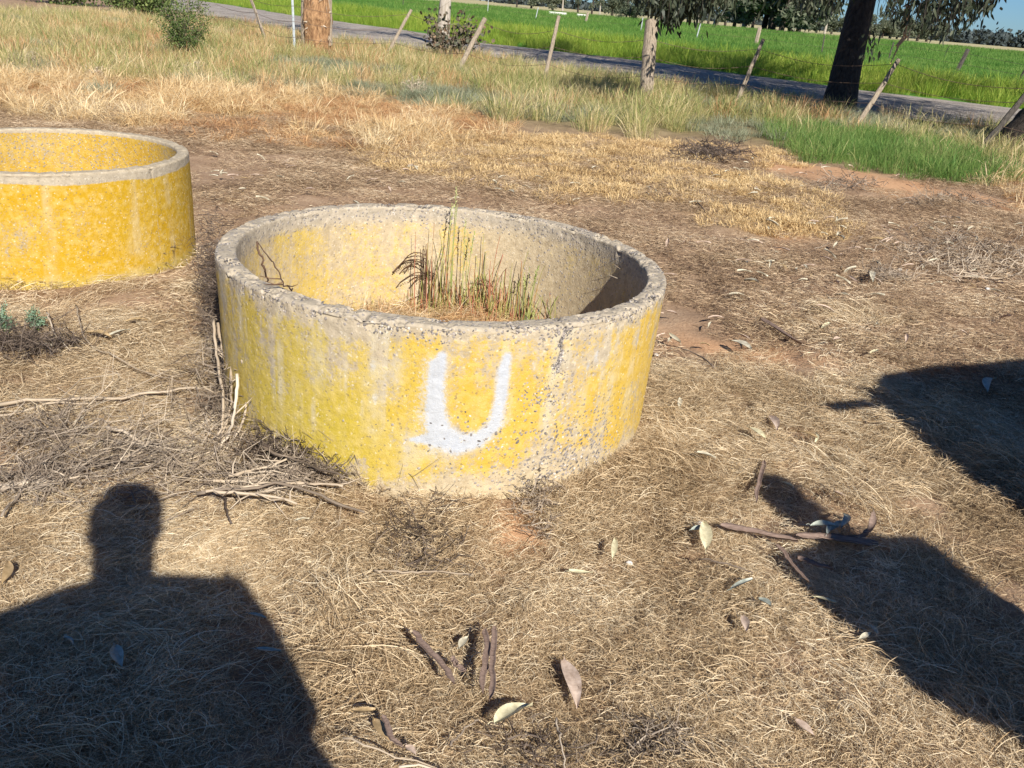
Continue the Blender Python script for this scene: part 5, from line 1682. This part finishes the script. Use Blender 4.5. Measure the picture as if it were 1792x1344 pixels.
def bark(px0, py0, px1, py1, wpx, lb, lift=.065, twist=.4, m_=None, curl=.5, mid=None, z1=None):
    """a curled strip of shed bark: a gutter shaped sheet with thickness"""
    a = gp(px0, py0, lift); b = gp(px1, py1, lift)
    if z1 is not None: b = gp(px1, py1, z1)
    n = 16; s = np.linspace(0, 1, n)[:, None]
    P = a * (1 - s) + b * s
    if mid is not None: P = P + (gp(mid[0], mid[1], lift) - (a + b) / 2) * 4 * s * (1 - s)
    P[:, :2] += (np.cumsum(rng.normal(0, .0025, (n, 2)), 0))
    T = np.gradient(P, axis=0); T /= np.linalg.norm(T, axis=1)[:, None]
    S = np.cross(T, [0, 0, 1.0]); S /= np.linalg.norm(S, axis=1)[:, None]
    w = wpx / FPX * depth_of(a) * .40
    k = 7; u = np.linspace(-1, 1, k)
    prof = np.clip(np.minimum(s[:, 0] * 9 + .35, (1 - s[:, 0]) * 7 + .25), 0, 1) * (1 + .25 * (vn(s[:, 0] * 7, 0 * s[:, 0] + px0, 0, 5) - .5))
    V = P[:, None] + S[:, None] * (u[None, :, None] * w * prof[:, None, None]) + np.array([0, 0, 1.0]) * ((u ** 2)[None, :, None] * w * curl * 1.3 + .004)
    tw = twist * (s[:, 0] - .3)
    V[..., 2] += u[None] * w * tw[:, None]
    V = V.reshape(-1, 3)
    i = np.arange(n - 1)[:, None] * k; j = np.arange(k - 1)[None]
    F = np.stack([i + j, i + j + 1, i + k + j + 1, i + k + j], -1).reshape(-1, 4)
    V2 = V - [0, 0, .0028]; nV = len(V)
    rim = []
    for q in range(n - 1):
        for c_ in (0, k - 1):
            rim.append((q * k + c_, (q + 1) * k + c_, (q + 1) * k + c_ + nV, q * k + c_ + nV))
    F = np.concatenate([F, F[:, ::-1] + nV, np.array(rim)])
    o = obj('bark_strip', nmesh('bark_strip', np.concatenate([V, V2]), F, m_ or M_barkstrip, True, {'v': np.full(2 * nV, .5)}))
    tag(o, lb, 'bark')
    return o


bark(849, 1104, 838, 1218, 13, 'left strip of the upright bark bundle at bottom centre', .075, .8)
bark(864, 1100, 852, 1222, 12, 'right strip of the upright bark bundle at bottom centre', .08, -.6)
bark(719, 1108, 803, 1197, 14, 'brown bark strip lying diagonally left of the bark bundle', .07)
bark(790, 1152, 818, 1182, 12, 'short brown bark strip between the diagonal one and the bundle', .07)
bark(668, 1258, 703, 1314, 12, 'short dark bark strip by the tan leaf at the bottom', .07)
bark(1262, 924, 1392, 946, 19, 'sunlit left half of the long bark strip reaching into the lower shadow', .035, .3)
bark(1392, 942, 1536, 958, 20, 'right half of the long bark strip inside the lower shadow', .045, -.2)
bark(1452, 938, 1532, 902, 14, 'curled dark bark strip rising above the long one in the shadow', .03, .5, mid=(1512, 940), z1=.10)
bark(1398, 982, 1458, 994, 15, 'short dark bark strip under the long one in the shadow', .06)
bark(1332, 560, 1402, 604, 11, 'dark brown bark strip on the straw right of the ring', .03, .7)
bark(1338, 808, 1322, 880, 9, 'dark bark sliver standing at the tip of the lower shadow', .03, .5)
bark(1362, 956, 1420, 1018, 9, 'thin pale brown stick like bark crossing the shadow edge', .04)


def stick(pts, r, lb, m_=M_twigpale, z=.062, twigs=0, wig=.004):
    return stick_obj('stick', pts, r, r * .55, m_, lb, 'stick', z=z, twigs=twigs, wig=wig)


stick([(-30, 712), (60, 692), (150, 684), (240, 676), (350, 674)], .0085, 'longest pale stick lying across the left side above the person shadow')
stick([(-20, 735), (80, 705), (170, 690)], .005, 'thin pale stick just below the longest one at the left', twigs=2)
stick([(188, 744), (222, 752), (254, 767)], .008, 'short thick pale stick left of the ring')
stick([(133, 532), (140, 570), (165, 602), (235, 632), (330, 668)], .004, 'long thin curved stick running down to the ring at left', twigs=3)
stick([(82, 548), (92, 575), (120, 602)], .004, 'short thin pale stick behind the feathery weeds')
stick([(-20, 858), (60, 832), (140, 812), (230, 780), (300, 745)], .006, 'long grey stick above the person shadow running up right', M_twig, twigs=4)
stick([(-20, 842), (70, 842), (140, 826)], .007, 'pale stick at the left edge above the head shadow', twigs=2)
stick([(60, 735), (110, 780), (170, 812), (250, 805)], .004, 'thin grey curved stick above the head shadow', M_twig, twigs=5)
stick([(210, 800), (270, 770), (300, 790), (390, 770)], .004, 'thin pale stick crossing toward the foot of the ring', twigs=3)
stick([(0, 900), (40, 850), (100, 848)], .005, 'short dark stick at the left edge', M_twig, twigs=3)
stick([(655, 979), (690, 985), (745, 992), (830, 993)], .0045, 'grey wavy stick lying level below the ring', M_twigpale, twigs=2)
stick([(975, 1235), (985, 1290), (1000, 1360)], .0028, 'thin pale stem running off the bottom edge at centre')
stick([(700, 1340), (780, 1330), (860, 1340)], .003, 'thin pale stem lying along the bottom edge')
stick([(600, 1295), (690, 1325), (830, 1334)], .0028, 'long thin curved stem near the bottom edge')
stick([(790, 1290), (808, 1262), (838, 1244)], .003, 'thin grey twig pointing at the big cream leaf', M_twig)
stick([(1228, 962), (1280, 980), (1320, 992)], .003, 'thin dark twig left of the lower shadow', M_dark)
stick([(385, 835), (392, 870), (402, 912)], .005, 'dark twig below the pile of stems left of the ring', M_dark)
stick([(1790, 470), (1700, 480), (1640, 470), (1580, 474)], .006, 'pale long stick on the litter near the right edge', twigs=3)
stick([(1766, 515), (1780, 520), (1800, 521)], .006, 'short pale curved stick at the right edge')
stick([(1215, 268), (1250, 255), (1300, 262), (1325, 272)], .010, 'dark fallen branch beside the black debris heap', M_dark, twigs=10)
stick([(1222, 350), (1228, 356), (1236, 365)], .006, 'short dark stick on the golden oats', M_dark)
stick([(1250, 640), (1220, 612), (1180, 596)], .004, 'thin dark twig on the orange soil right of the ring', M_dark)
for k_, (pts, lb) in enumerate((([(372, 560), (380, 620), (392, 700), (388, 752), (372, 775)], 'leftmost pale stem of the upright bundle against the ring'),
                 ([(380, 565), (392, 620), (398, 680), (396, 760)], 'second pale stem of the upright bundle against the ring'),
                 ([(395, 575), (410, 625), (400, 680), (392, 745)], 'crossing pale stem of the upright bundle against the ring'),
                 ([(408, 600), (404, 660), (404, 720), (385, 770)], 'middle pale stem of the upright bundle against the ring'),
                 ([(424, 630), (434, 670), (430, 735), (395, 790)], 'rightmost pale stem of the upright bundle against the ring'),
                 ([(416, 655), (412, 720), (402, 760), (372, 800)], 'grey stem in the upright bundle against the ring'))):
    P = []
    for j, (x, y) in enumerate(pts):
        P.append(gp(x, y, .30 * (1 - j / (len(pts) - 1)) ** 1.2 + .02))
    stick_obj('dry_stick', P, .0065, .0045, M_twigpale, lb, 'stick', 'upright dead stems against the ring', twigs=2, wig=.003)
for k_, (pts, lb) in enumerate((([(372, 832), (430, 822), (500, 812), (560, 800)], 'upper pale stem of the pile below the ring'), ([(380, 848), (460, 838), (540, 840), (600, 850)], 'middle pale stem of the pile below the ring'),
                 ([(345, 852), (420, 850), (480, 838), (560, 862), (640, 880)], 'long curved stem of the pile below the ring'), ([(400, 818), (450, 806), (510, 792)], 'short pale stem on top of the pile below the ring'),
                 ([(360, 860), (440, 862), (520, 872)], 'lowest pale stem of the pile below the ring'), ([(440, 764), (480, 782), (520, 795), (600, 835)], 'dark stem along the foot of the ring'))):
    stick_obj('dry_stick', pts, .006, .004, M_twigpale if 'pale' in lb else M_twig, lb, 'stick', 'dead stems piled below the ring', z=.065 + .012 * k_, twigs=5, wig=.005)


def brush(px, py, sx, sy, h, n, m_, lb, L=.09, r=.0016, zb=0.0, heading=None):
    """tangle of fine dead twigs"""
    c = gp(px, py, zb); mp = depth_of(c) / FPX
    g = Geo()
    for _ in range(n):
        p = gp(px + rng.normal(0, sx * .5), py + rng.normal(0, sy * .5), zb)
        p[2] = zb + .03 + rng.random() ** 1.3 * h + bumps(p[0], p[1])
        hd = rng.random() * 6.28 if heading is None else heading + rng.normal(0, .6)
        l = L * rng.uniform(.5, 1.4)
        d = np.array([math.cos(hd), math.sin(hd), rng.normal(.1, .35)])
        Q = [p, p + d * l * .4 + rng.normal(0, l * .08, 3), p + d * l * .75 + rng.normal(0, l * .12, 3), p + d * l + rng.normal(0, l * .15, 3)]
        Q = np.array(Q); Q[:, 2] = np.maximum(Q[:, 2], bumps(Q[:, 0], Q[:, 1]) + .03)
        v = rng.random()
        add_tube(g, Q, [r * 1.3, r, r * .8, r * .4], 3, v, cap=False)
        for _q in range(2):
            e = Q[rng.integers(1, 3)]; add_tube(g, [e, e + rng.normal(0, l * .25, 3)], [r * .7, r * .3], 3, v, cap=False)
    o = obj('dead_brush', g.mesh('dead_brush', m_)); tag(o, lb, 'dead brush', kind='stuff' if ('litter' in lb or 'scatter' in lb or 'crumbled' in lb) else None)


brush(382, 545, 26, 90, .36, 700, M_dark, 'dark twiggy dead weed heaped against the left wall of the weathered ring', .08)
brush(405, 650, 30, 130, .24, 380, M_twig, 'grey twiggy tangle among the upright stems at the left foot of the ring', .09)
brush(535, 806, 95, 26, .09, 620, M_dark, 'dark wiry dead weed lying at the foot of the ring', .10)
brush(590, 800, 60, 34, .12, 200, M_twig, 'grey wiry twigs rising against the lower yellow wall', .10)
brush(500, 846, 120, 20, .05, 360, M_twig, 'grey twig litter along the pile below the ring', .09)
brush(735, 945, 60, 70, .02, 130, M_dark, 'dark dead weed flattened on the straw below the ring')
brush(64, 610, 80, 18, .06, 330, M_dark, 'dark dead weed at the left edge under the feathery weeds', .10)
brush(60, 860, 90, 30, .05, 220, M_twig, 'grey twig litter at the left edge above the person shadow', .10)
brush(90, 780, 110, 40, .04, 200, M_twig, 'grey brown twig scatter left of the ring', .09)
brush(260, 800, 110, 24, .04, 200, M_twig, 'grey twig scatter above the head shadow', .08)
brush(940, 885, 30, 60, .03, 110, M_twig, 'small grey upright weed remains at the front foot of the ring', .06)
brush(925, 845, 14, 10, .08, 60, M_dark, 'dark crumbled weed in the gap under the front foot of the ring', .05)
brush(1150, 1318, 70, 40, .02, 110, M_twig, 'pale dead weed at the bottom edge right of centre', .06)
brush(925, 1310, 80, 40, .01, 60, M_dark, 'dark dead weed at the bottom edge under the big cream leaf', .06)
brush(170, 790, 260, 110, .02, 80, M_twigpale, 'scatter of long pale thin stems left of the ring', .24, .0014, heading=.15)
brush(150, 850, 260, 60, .03, 110, M_twig, 'scatter of long grey thin stems above the head shadow', .24, .0016, heading=.3)
brush(460, 835, 190, 60, .05, 130, M_twigpale, 'litter of fine pale stems at the left front foot of the ring', .16, .0016)
brush(385, 700, 50, 160, .14, 150, M_twig, 'scatter of fine grey stems against the left wall of the ring', .14, .0018)
brush(1240, 275, 50, 12, .12, 260, M_dark, 'dark debris heap on the bare soil between oats and verge', .16, .004)
brush(240, 462, 60, 14, .12, 130, M_dark, 'dark twiggy weed in front of the yellow ring', .10, .002)
brush(1545, 492, 40, 12, .05, 160, M_twig, 'grey twig litter right of the ring', .08, .002)
brush(1710, 470, 110, 24, .05, 260, M_twigpale, 'pale stick litter near the right edge', .14, .003)
brush(1660, 440, 130, 30, .05, 240, M_twig, 'grey brown leaf and twig litter on the soil at right', .12, .003)
brush(1480, 330, 60, 10, .05, 120, M_twig, 'thin twig litter on the orange soil streak', .14, .003)
brush(1660, 355, 90, 12, .05, 160, M_twig, 'twig litter along the orange soil near the right edge', .14, .003)


# ------------------------------------------------------------------ people and vehicle beside the camera (outside the picture; they throw the shadows)
def skin_body(name, J, E, root_i, m_):
    """J: joints (pos, rx, ry); E: edges. One continuous skinned surface"""
    me = bpy.data.meshes.new(name)
    me.from_pydata([j[0] for j in J], E, [])
    o = bpy.data.objects.new(name, me); COL.objects.link(o)
    md = o.modifiers.new('skin', 'SKIN'); md.use_smooth_shade = True
    sv = me.skin_vertices[0].data
    for i, j in enumerate(J):
        sv[i].radius = (j[1], j[2]); sv[i].use_root = (i == root_i)
    ss = o.modifiers.new('sub', 'SUBSURF'); ss.levels = 2; ss.render_levels = 2
    dg = bpy.context.evaluated_depsgraph_get()
    m2 = bpy.data.meshes.new_from_object(o.evaluated_get(dg))
    o.modifiers.clear(); o.data = m2
    m2.materials.clear()
    for q in m_: m2.materials.append(q)
    return o


M_skin = simple('skin', (.42, .24, .16), (.52, .32, .22), 8, .6, 0)
M_shirt = simple('work shirt', (.05, .09, .16), (.08, .13, .22), 20, .9, .3)
M_trouser = simple('work trousers', (.08, .07, .055), (.14, .12, .09), 20, .9, .3)
M_boot = simple('boots', (.08, .045, .025), (.14, .08, .05), 20, .7, .3)
M_hair = simple('hair', (.03, .02, .015), (.07, .05, .035), 60, .8, .6)
M_phone = simple('phone case', (.015, .015, .018), (.03, .03, .035), 5, .4, 0)


def person(base, yaw, H, hands, label, wide=1.0, sway=0.0):
    """standing person, front towards local +Y; hands: local targets for the right and left palm"""
    k = H / 1.8
    J = [((0, 0, .98), .165 * wide, .125), ((0, 0, 1.16), .18 * wide, .125), ((0, 0, 1.36), .20 * wide, .135), ((0, 0, 1.47), .12 * wide, .09), ((0, .01, 1.57), .075, .075), ((0, .02, 1.66), .078, .092), ((0, .03, 1.74), .072, .09), ((0, .03, 1.79), .045, .055)]
    E = [(0, 1), (1, 2), (2, 3), (3, 4), (4, 5), (5, 6), (6, 7)]
    for s, hnd in ((1, hands[0]), (-1, hands[1])):
        i = len(J); sh = np.array([s * .20 * min(wide, 1.3), 0, 1.43]); ha = np.array(hnd) / k
        v = ha - sh; d = np.linalg.norm(v); el_ = (sh + ha) / 2; bend = math.sqrt(max(.29 ** 2 - min(d / 2, .28) ** 2, .0004))
        el_ = el_ + np.array([s * .22, -.15, -.95]) / 1.0 * bend
        if ha[2] > 1.25: el_ = sh + np.array([s * .03, .02, -.27])
        J += [(tuple(sh), .078, .075), (tuple((sh + el_) / 2), .062, .06), (tuple(el_), .048, .048), (tuple((el_ + ha) / 2), .048, .048), (tuple(ha), .028, .036)]
        E += [(2, i), (i, i + 1), (i + 1, i + 2), (i + 2, i + 3), (i + 3, i + 4)]
        fd = (ha - el_) if ha[2] < 1.25 else np.array([-s * .7, .05, .6]); fd /= np.linalg.norm(fd)
        for f in range(5):          # four fingers and the thumb
            j0 = len(J); lat = np.array([0, 0, (f - 1.5) * .02]) if f < 4 else np.array([0, 0, .035])
            a = ha + fd * .03 + lat; L = (.075, .085, .08, .062, .05)[f]
            cu = np.array([-s * .6, .3, 0]) if f < 4 else np.array([-s * .3, .6, .5])
            m1 = a + fd * L * .5 + cu * .01; m2 = a + fd * L * .85 + cu * .035
            J += [(tuple(a), .010, .010), (tuple(m1), .009, .009), (tuple(m2), .008, .008)]
            E += [(i + 4, j0), (j0, j0 + 1), (j0 + 1, j0 + 2)]
    for s in (1, -1):
        i = len(J)
        J += [((s * .10, 0, .90), .105, .105), ((s * .11, 0, .70), .088, .09), ((s * .115, .01, .50), .062, .065), ((s * .12, -.01, .30), .058, .06), ((s * .125, -.02, .10), .042, .045), ((s * .13, .03, .045), .045, .04), ((s * .135, .14, .035), .042, .03)]
        E += [(0, i), (i, i + 1), (i + 1, i + 2), (i + 2, i + 3), (i + 3, i + 4), (i + 4, i + 5), (i + 5, i + 6)]
    J = [(tuple((np.array(p) + [sway * min(max((1.45 - p[2]) / .4, 0), 1), 0, 0]) * k), a * k, b * k) for p, a, b in J]
    body = skin_body('person', J, E, 0, [M_skin, M_shirt, M_trouser, M_boot])
    body.location = base; body.rotation_euler = (0, 0, yaw)
    co = np.array([v.co for v in body.data.vertices])
    for p in body.data.polygons:
        c = co[list(p.vertices)].mean(0) / k
        arm = abs(c[0]) > .22 * wide or c[1] > .16
        p.material_index = 3 if c[2] < .10 else 2 if c[2] < .98 else 0 if (c[2] > 1.535 or (arm and c[1] > .22)) else 1
    tag(body, label, 'person')
    # face: nose, ears, eyes, mouth; hair
    g = Geo()
    def ell(c, r, n=8):
        u = np.linspace(0, np.pi, n); w = np.linspace(0, 2 * np.pi, n, endpoint=False)
        V = np.array([[c[0] + r[0] * math.sin(a) * math.cos(b), c[1] + r[1] * math.sin(a) * math.sin(b), c[2] + r[2] * math.cos(a)] for a in u for b in w]) * k
        i = np.arange(n - 1)[:, None] * n; j = np.arange(n)[None]; j2 = (j + 1) % n
        return V, np.stack([i + j, i + n + j, i + n + j2, i + j2], -1).reshape(-1, 4)
    for c, r in (((0, .118, 1.665), (.014, .022, .026)), ((.083, .015, 1.67), (.012, .02, .03)), ((-.083, .015, 1.67), (.012, .02, .03))): g.add(*ell(c, r))
    obj('nose_and_ears', g.mesh('nose_and_ears', M_skin, True), body)
    g = Geo()
    for s in (1, -1): g.add(*ell((s * .03, .105, 1.70), (.012, .01, .008)))
    obj('eyes', g.mesh('eyes', M_white, True), body)
    g = Geo(); g.add(*ell((0, .105, 1.62), (.025, .008, .006))); obj('mouth', g.mesh('mouth', simple('lips', (.35, .13, .10), (.4, .17, .13)), True), body)
    g = Geo(); V, F = ell((0, .0, 1.74), (.096, .108, .095), 16); V += (fbm(V[:, 0] * 60, V[:, 1] * 60, V[:, 2] * 60, 2, 3)[:, None] - .5) * .012
    V[:, 1] = np.minimum(V[:, 1], .085 * k); g.add(V, F); obj('hair', g.mesh('hair', M_hair, True), body)
    return body


def shadow_coat_on(body):  # broad shell added round the body to fill out its cast shadow
    g = Geo(); n, k = 16, 28
    s = np.linspace(0, 1, n)[:, None]; a = np.linspace(0, 2 * np.pi, k, endpoint=False)[None]
    z = 1.66 - .90 * s; rx = .13 + .34 * np.clip(s * 1.7, 0, 1) ** .62; ry = .10 + .14 * s ** .5
    fold = 1 + .05 * np.sin(a * 7 + s * 2) * s
    V = np.stack([.06 * s + rx * fold * np.cos(a), -.02 + ry * fold * np.sin(a), z + 0 * a], -1)
    V = np.concatenate([V.reshape(-1, 3), (V * [.96, .93, 1]).reshape(-1, 3)])
    i = np.arange(n - 1)[:, None] * k; j = np.arange(k)[None]; j2 = (j + 1) % k
    F = np.stack([i + j, i + k + j, i + k + j2, i + j2], -1).reshape(-1, 4)
    g.add(V, np.concatenate([F, F[:, ::-1] + n * k]))
    obj('shadow_coat', g.mesh('shadow_coat', M_shirt, True), body)


# the photographer stands behind the camera, holding the phone at the lens
ph_ = person((-.077, -.41, 0), 0.38, 2.08, ((.29, .22, 1.44), (.14, .22, 1.44)), 'person in an added coat holding up a phone, casting the shadow at left', 1.22, .06)
shadow_coat_on(ph_)
bm = bmesh.new(); bmesh.ops.create_cube(bm, size=1); bmesh.ops.scale(bm, vec=(.078, .009, .155), verts=bm.verts)
bmesh.ops.bevel(bm, geom=bm.edges[:], offset=.003, segments=2, affect='EDGES')
me = bpy.data.meshes.new('phone'); bm.to_mesh(me); bm.free(); me.materials.append(M_phone)
o = obj('phone', me, None, (.0, -.10, 1.50)); tag(o, 'black phone held upright in front of the photographer', 'phone')
person((2.0, .51, 0), 0.35, 1.76, ((.20, .10, .92), (-.20, .10, .92)), 'second person standing to the right of the photographer, casting the narrow right shadow', 1.45)

# unseen wagon to the right, added to cast the big rounded shadow
def vehicle(loc, yaw):
    root = empty('shadow_vehicle', loc, yaw); tag(root, 'unseen white wagon added to the right to cast the big rounded shadow', 'car')
    M_car = simple('white car paint', (.72, .72, .70), (.78, .78, .76), 1, .3, 0, spec=.5)
    M_glass, _t, _b = mat('dark glass', .08, .5); _b.inputs['Base Color'].default_value = (.02, .025, .03, 1)
    M_tyre = simple('tyre rubber', (.02, .02, .02), (.04, .04, .04), 20, .9, .3)
    # section outline along X (length), rounded; body swept across Y
    prof = [(0, .45), (.0, .95), (.0, 1.35), (.05, 1.62), (.16, 1.79), (.36, 1.90), (.8, 1.95), (2.4, 1.93), (2.75, 1.86), (3.35, 1.25), (4.45, 1.12), (4.68, .98), (4.72, .5), (4.3, .42), (.3, .42)]
    ys = [(-.92, .0), (-.90, .6), (-.86, .9), (-.72, 1.0), (.72, 1.0), (.86, .9), (.90, .6), (.92, .0)]
    bm = bmesh.new(); rows = []
    for y, t in ((-.90, .90), (-.80, .985), (-.5, 1.0), (.5, 1.0), (.80, .985), (.90, .90)):
        rows.append([bm.verts.new((2.35 + (x - 2.35) * (1 if t == 1 else .96 + .04 * t), y * (1 - .12 * max(0, (z - 1.1)) / .8), .42 + (z - .42) * (t if z > 1.3 else 1))) for x, z in prof])
    for a, b in zip(rows[:-1], rows[1:]):
        for i in range(len(prof)): bm.faces.new((a[i], b[i], b[(i + 1) % len(prof)], a[(i + 1) % len(prof)]))
    bm.faces.new(rows[0]); bm.faces.new(rows[-1][::-1]); bmesh.ops.recalc_face_normals(bm, faces=bm.faces)
    me = bpy.data.meshes.new('body'); bm.to_mesh(me); bm.free(); me.materials.append(M_car); obj('body', me, root)
    def box(nm, c, s, m_, par=root, bev=.02):
        bm = bmesh.new(); bmesh.ops.create_cube(bm, size=1); bmesh.ops.scale(bm, vec=s, verts=bm.verts); bmesh.ops.bevel(bm, geom=bm.edges[:], offset=bev, segments=2, affect='EDGES'); bmesh.ops.translate(bm, vec=c, verts=bm.verts)
        me = bpy.data.meshes.new(nm); bm.to_mesh(me); bm.free(); me.materials.append(m_); return obj(nm, me, par)
    for s in (-1, 1):
        for x, l in ((.75, .9), (1.75, .8), (2.55, .5)): box('window', (x, s * .845, 1.48), (l, .03, .38), M_glass, bev=.01)
        box('door_handle', (1.3, s * .92, 1.02), (.16, .03, .03), M_tyre, bev=.005)
        box('headlight', (4.66, s * .66, .86), (.08, .3, .16), M_white); box('tail_light', (.0, s * .78, 1.05), (.05, .12, .35), simple('red lens', (.4, .02, .02), (.5, .03, .03)))
        for x in (.95, 3.75):
            g = Geo(); a = np.linspace(0, 2 * np.pi, 20, endpoint=False)
            add_tube(g, [(x, s * .66, .38), (x, s * .68, .38), (x, s * .90, .38), (x, s * .92, .38)], [.33, .38, .38, .33], 24, .5)
            w = obj('wheel', g.mesh('wheel', M_tyre, False), root)
            g = Geo(); add_tube(g, [(x, s * .915, .38), (x, s * .935, .38)], [.23, .20], 16, .5); obj('rim', g.mesh('rim', M_galv), w)
    box('windscreen', (3.1, 0, 1.56), (.05, 1.3, .5), M_glass, bev=.01).rotation_euler = (0, 0, 0)
    box('rear_window', (.07, 0, 1.5), (.05, 1.2, .4), M_glass, bev=.01)
    box('shadow_spike', (-.04, .72, 1.68), (.26, .04, .05), M_tyre, bev=.01)  # box added to cast the thin spike on the wagon shadow's edge
    box('bumper', (4.74, 0, .55), (.12, 1.7, .2), M_tyre)
    return root


_u = np.array([.927, .375]); _a = np.array([-.375, .927])
vp = _u * 2.86 + _a * (-.33)
vehicle((vp[0], vp[1], 0), math.atan2(_u[1], _u[0]))
print('tris', sum(len(o.data.polygons) for o in SC.objects if o.type == 'MESH'))
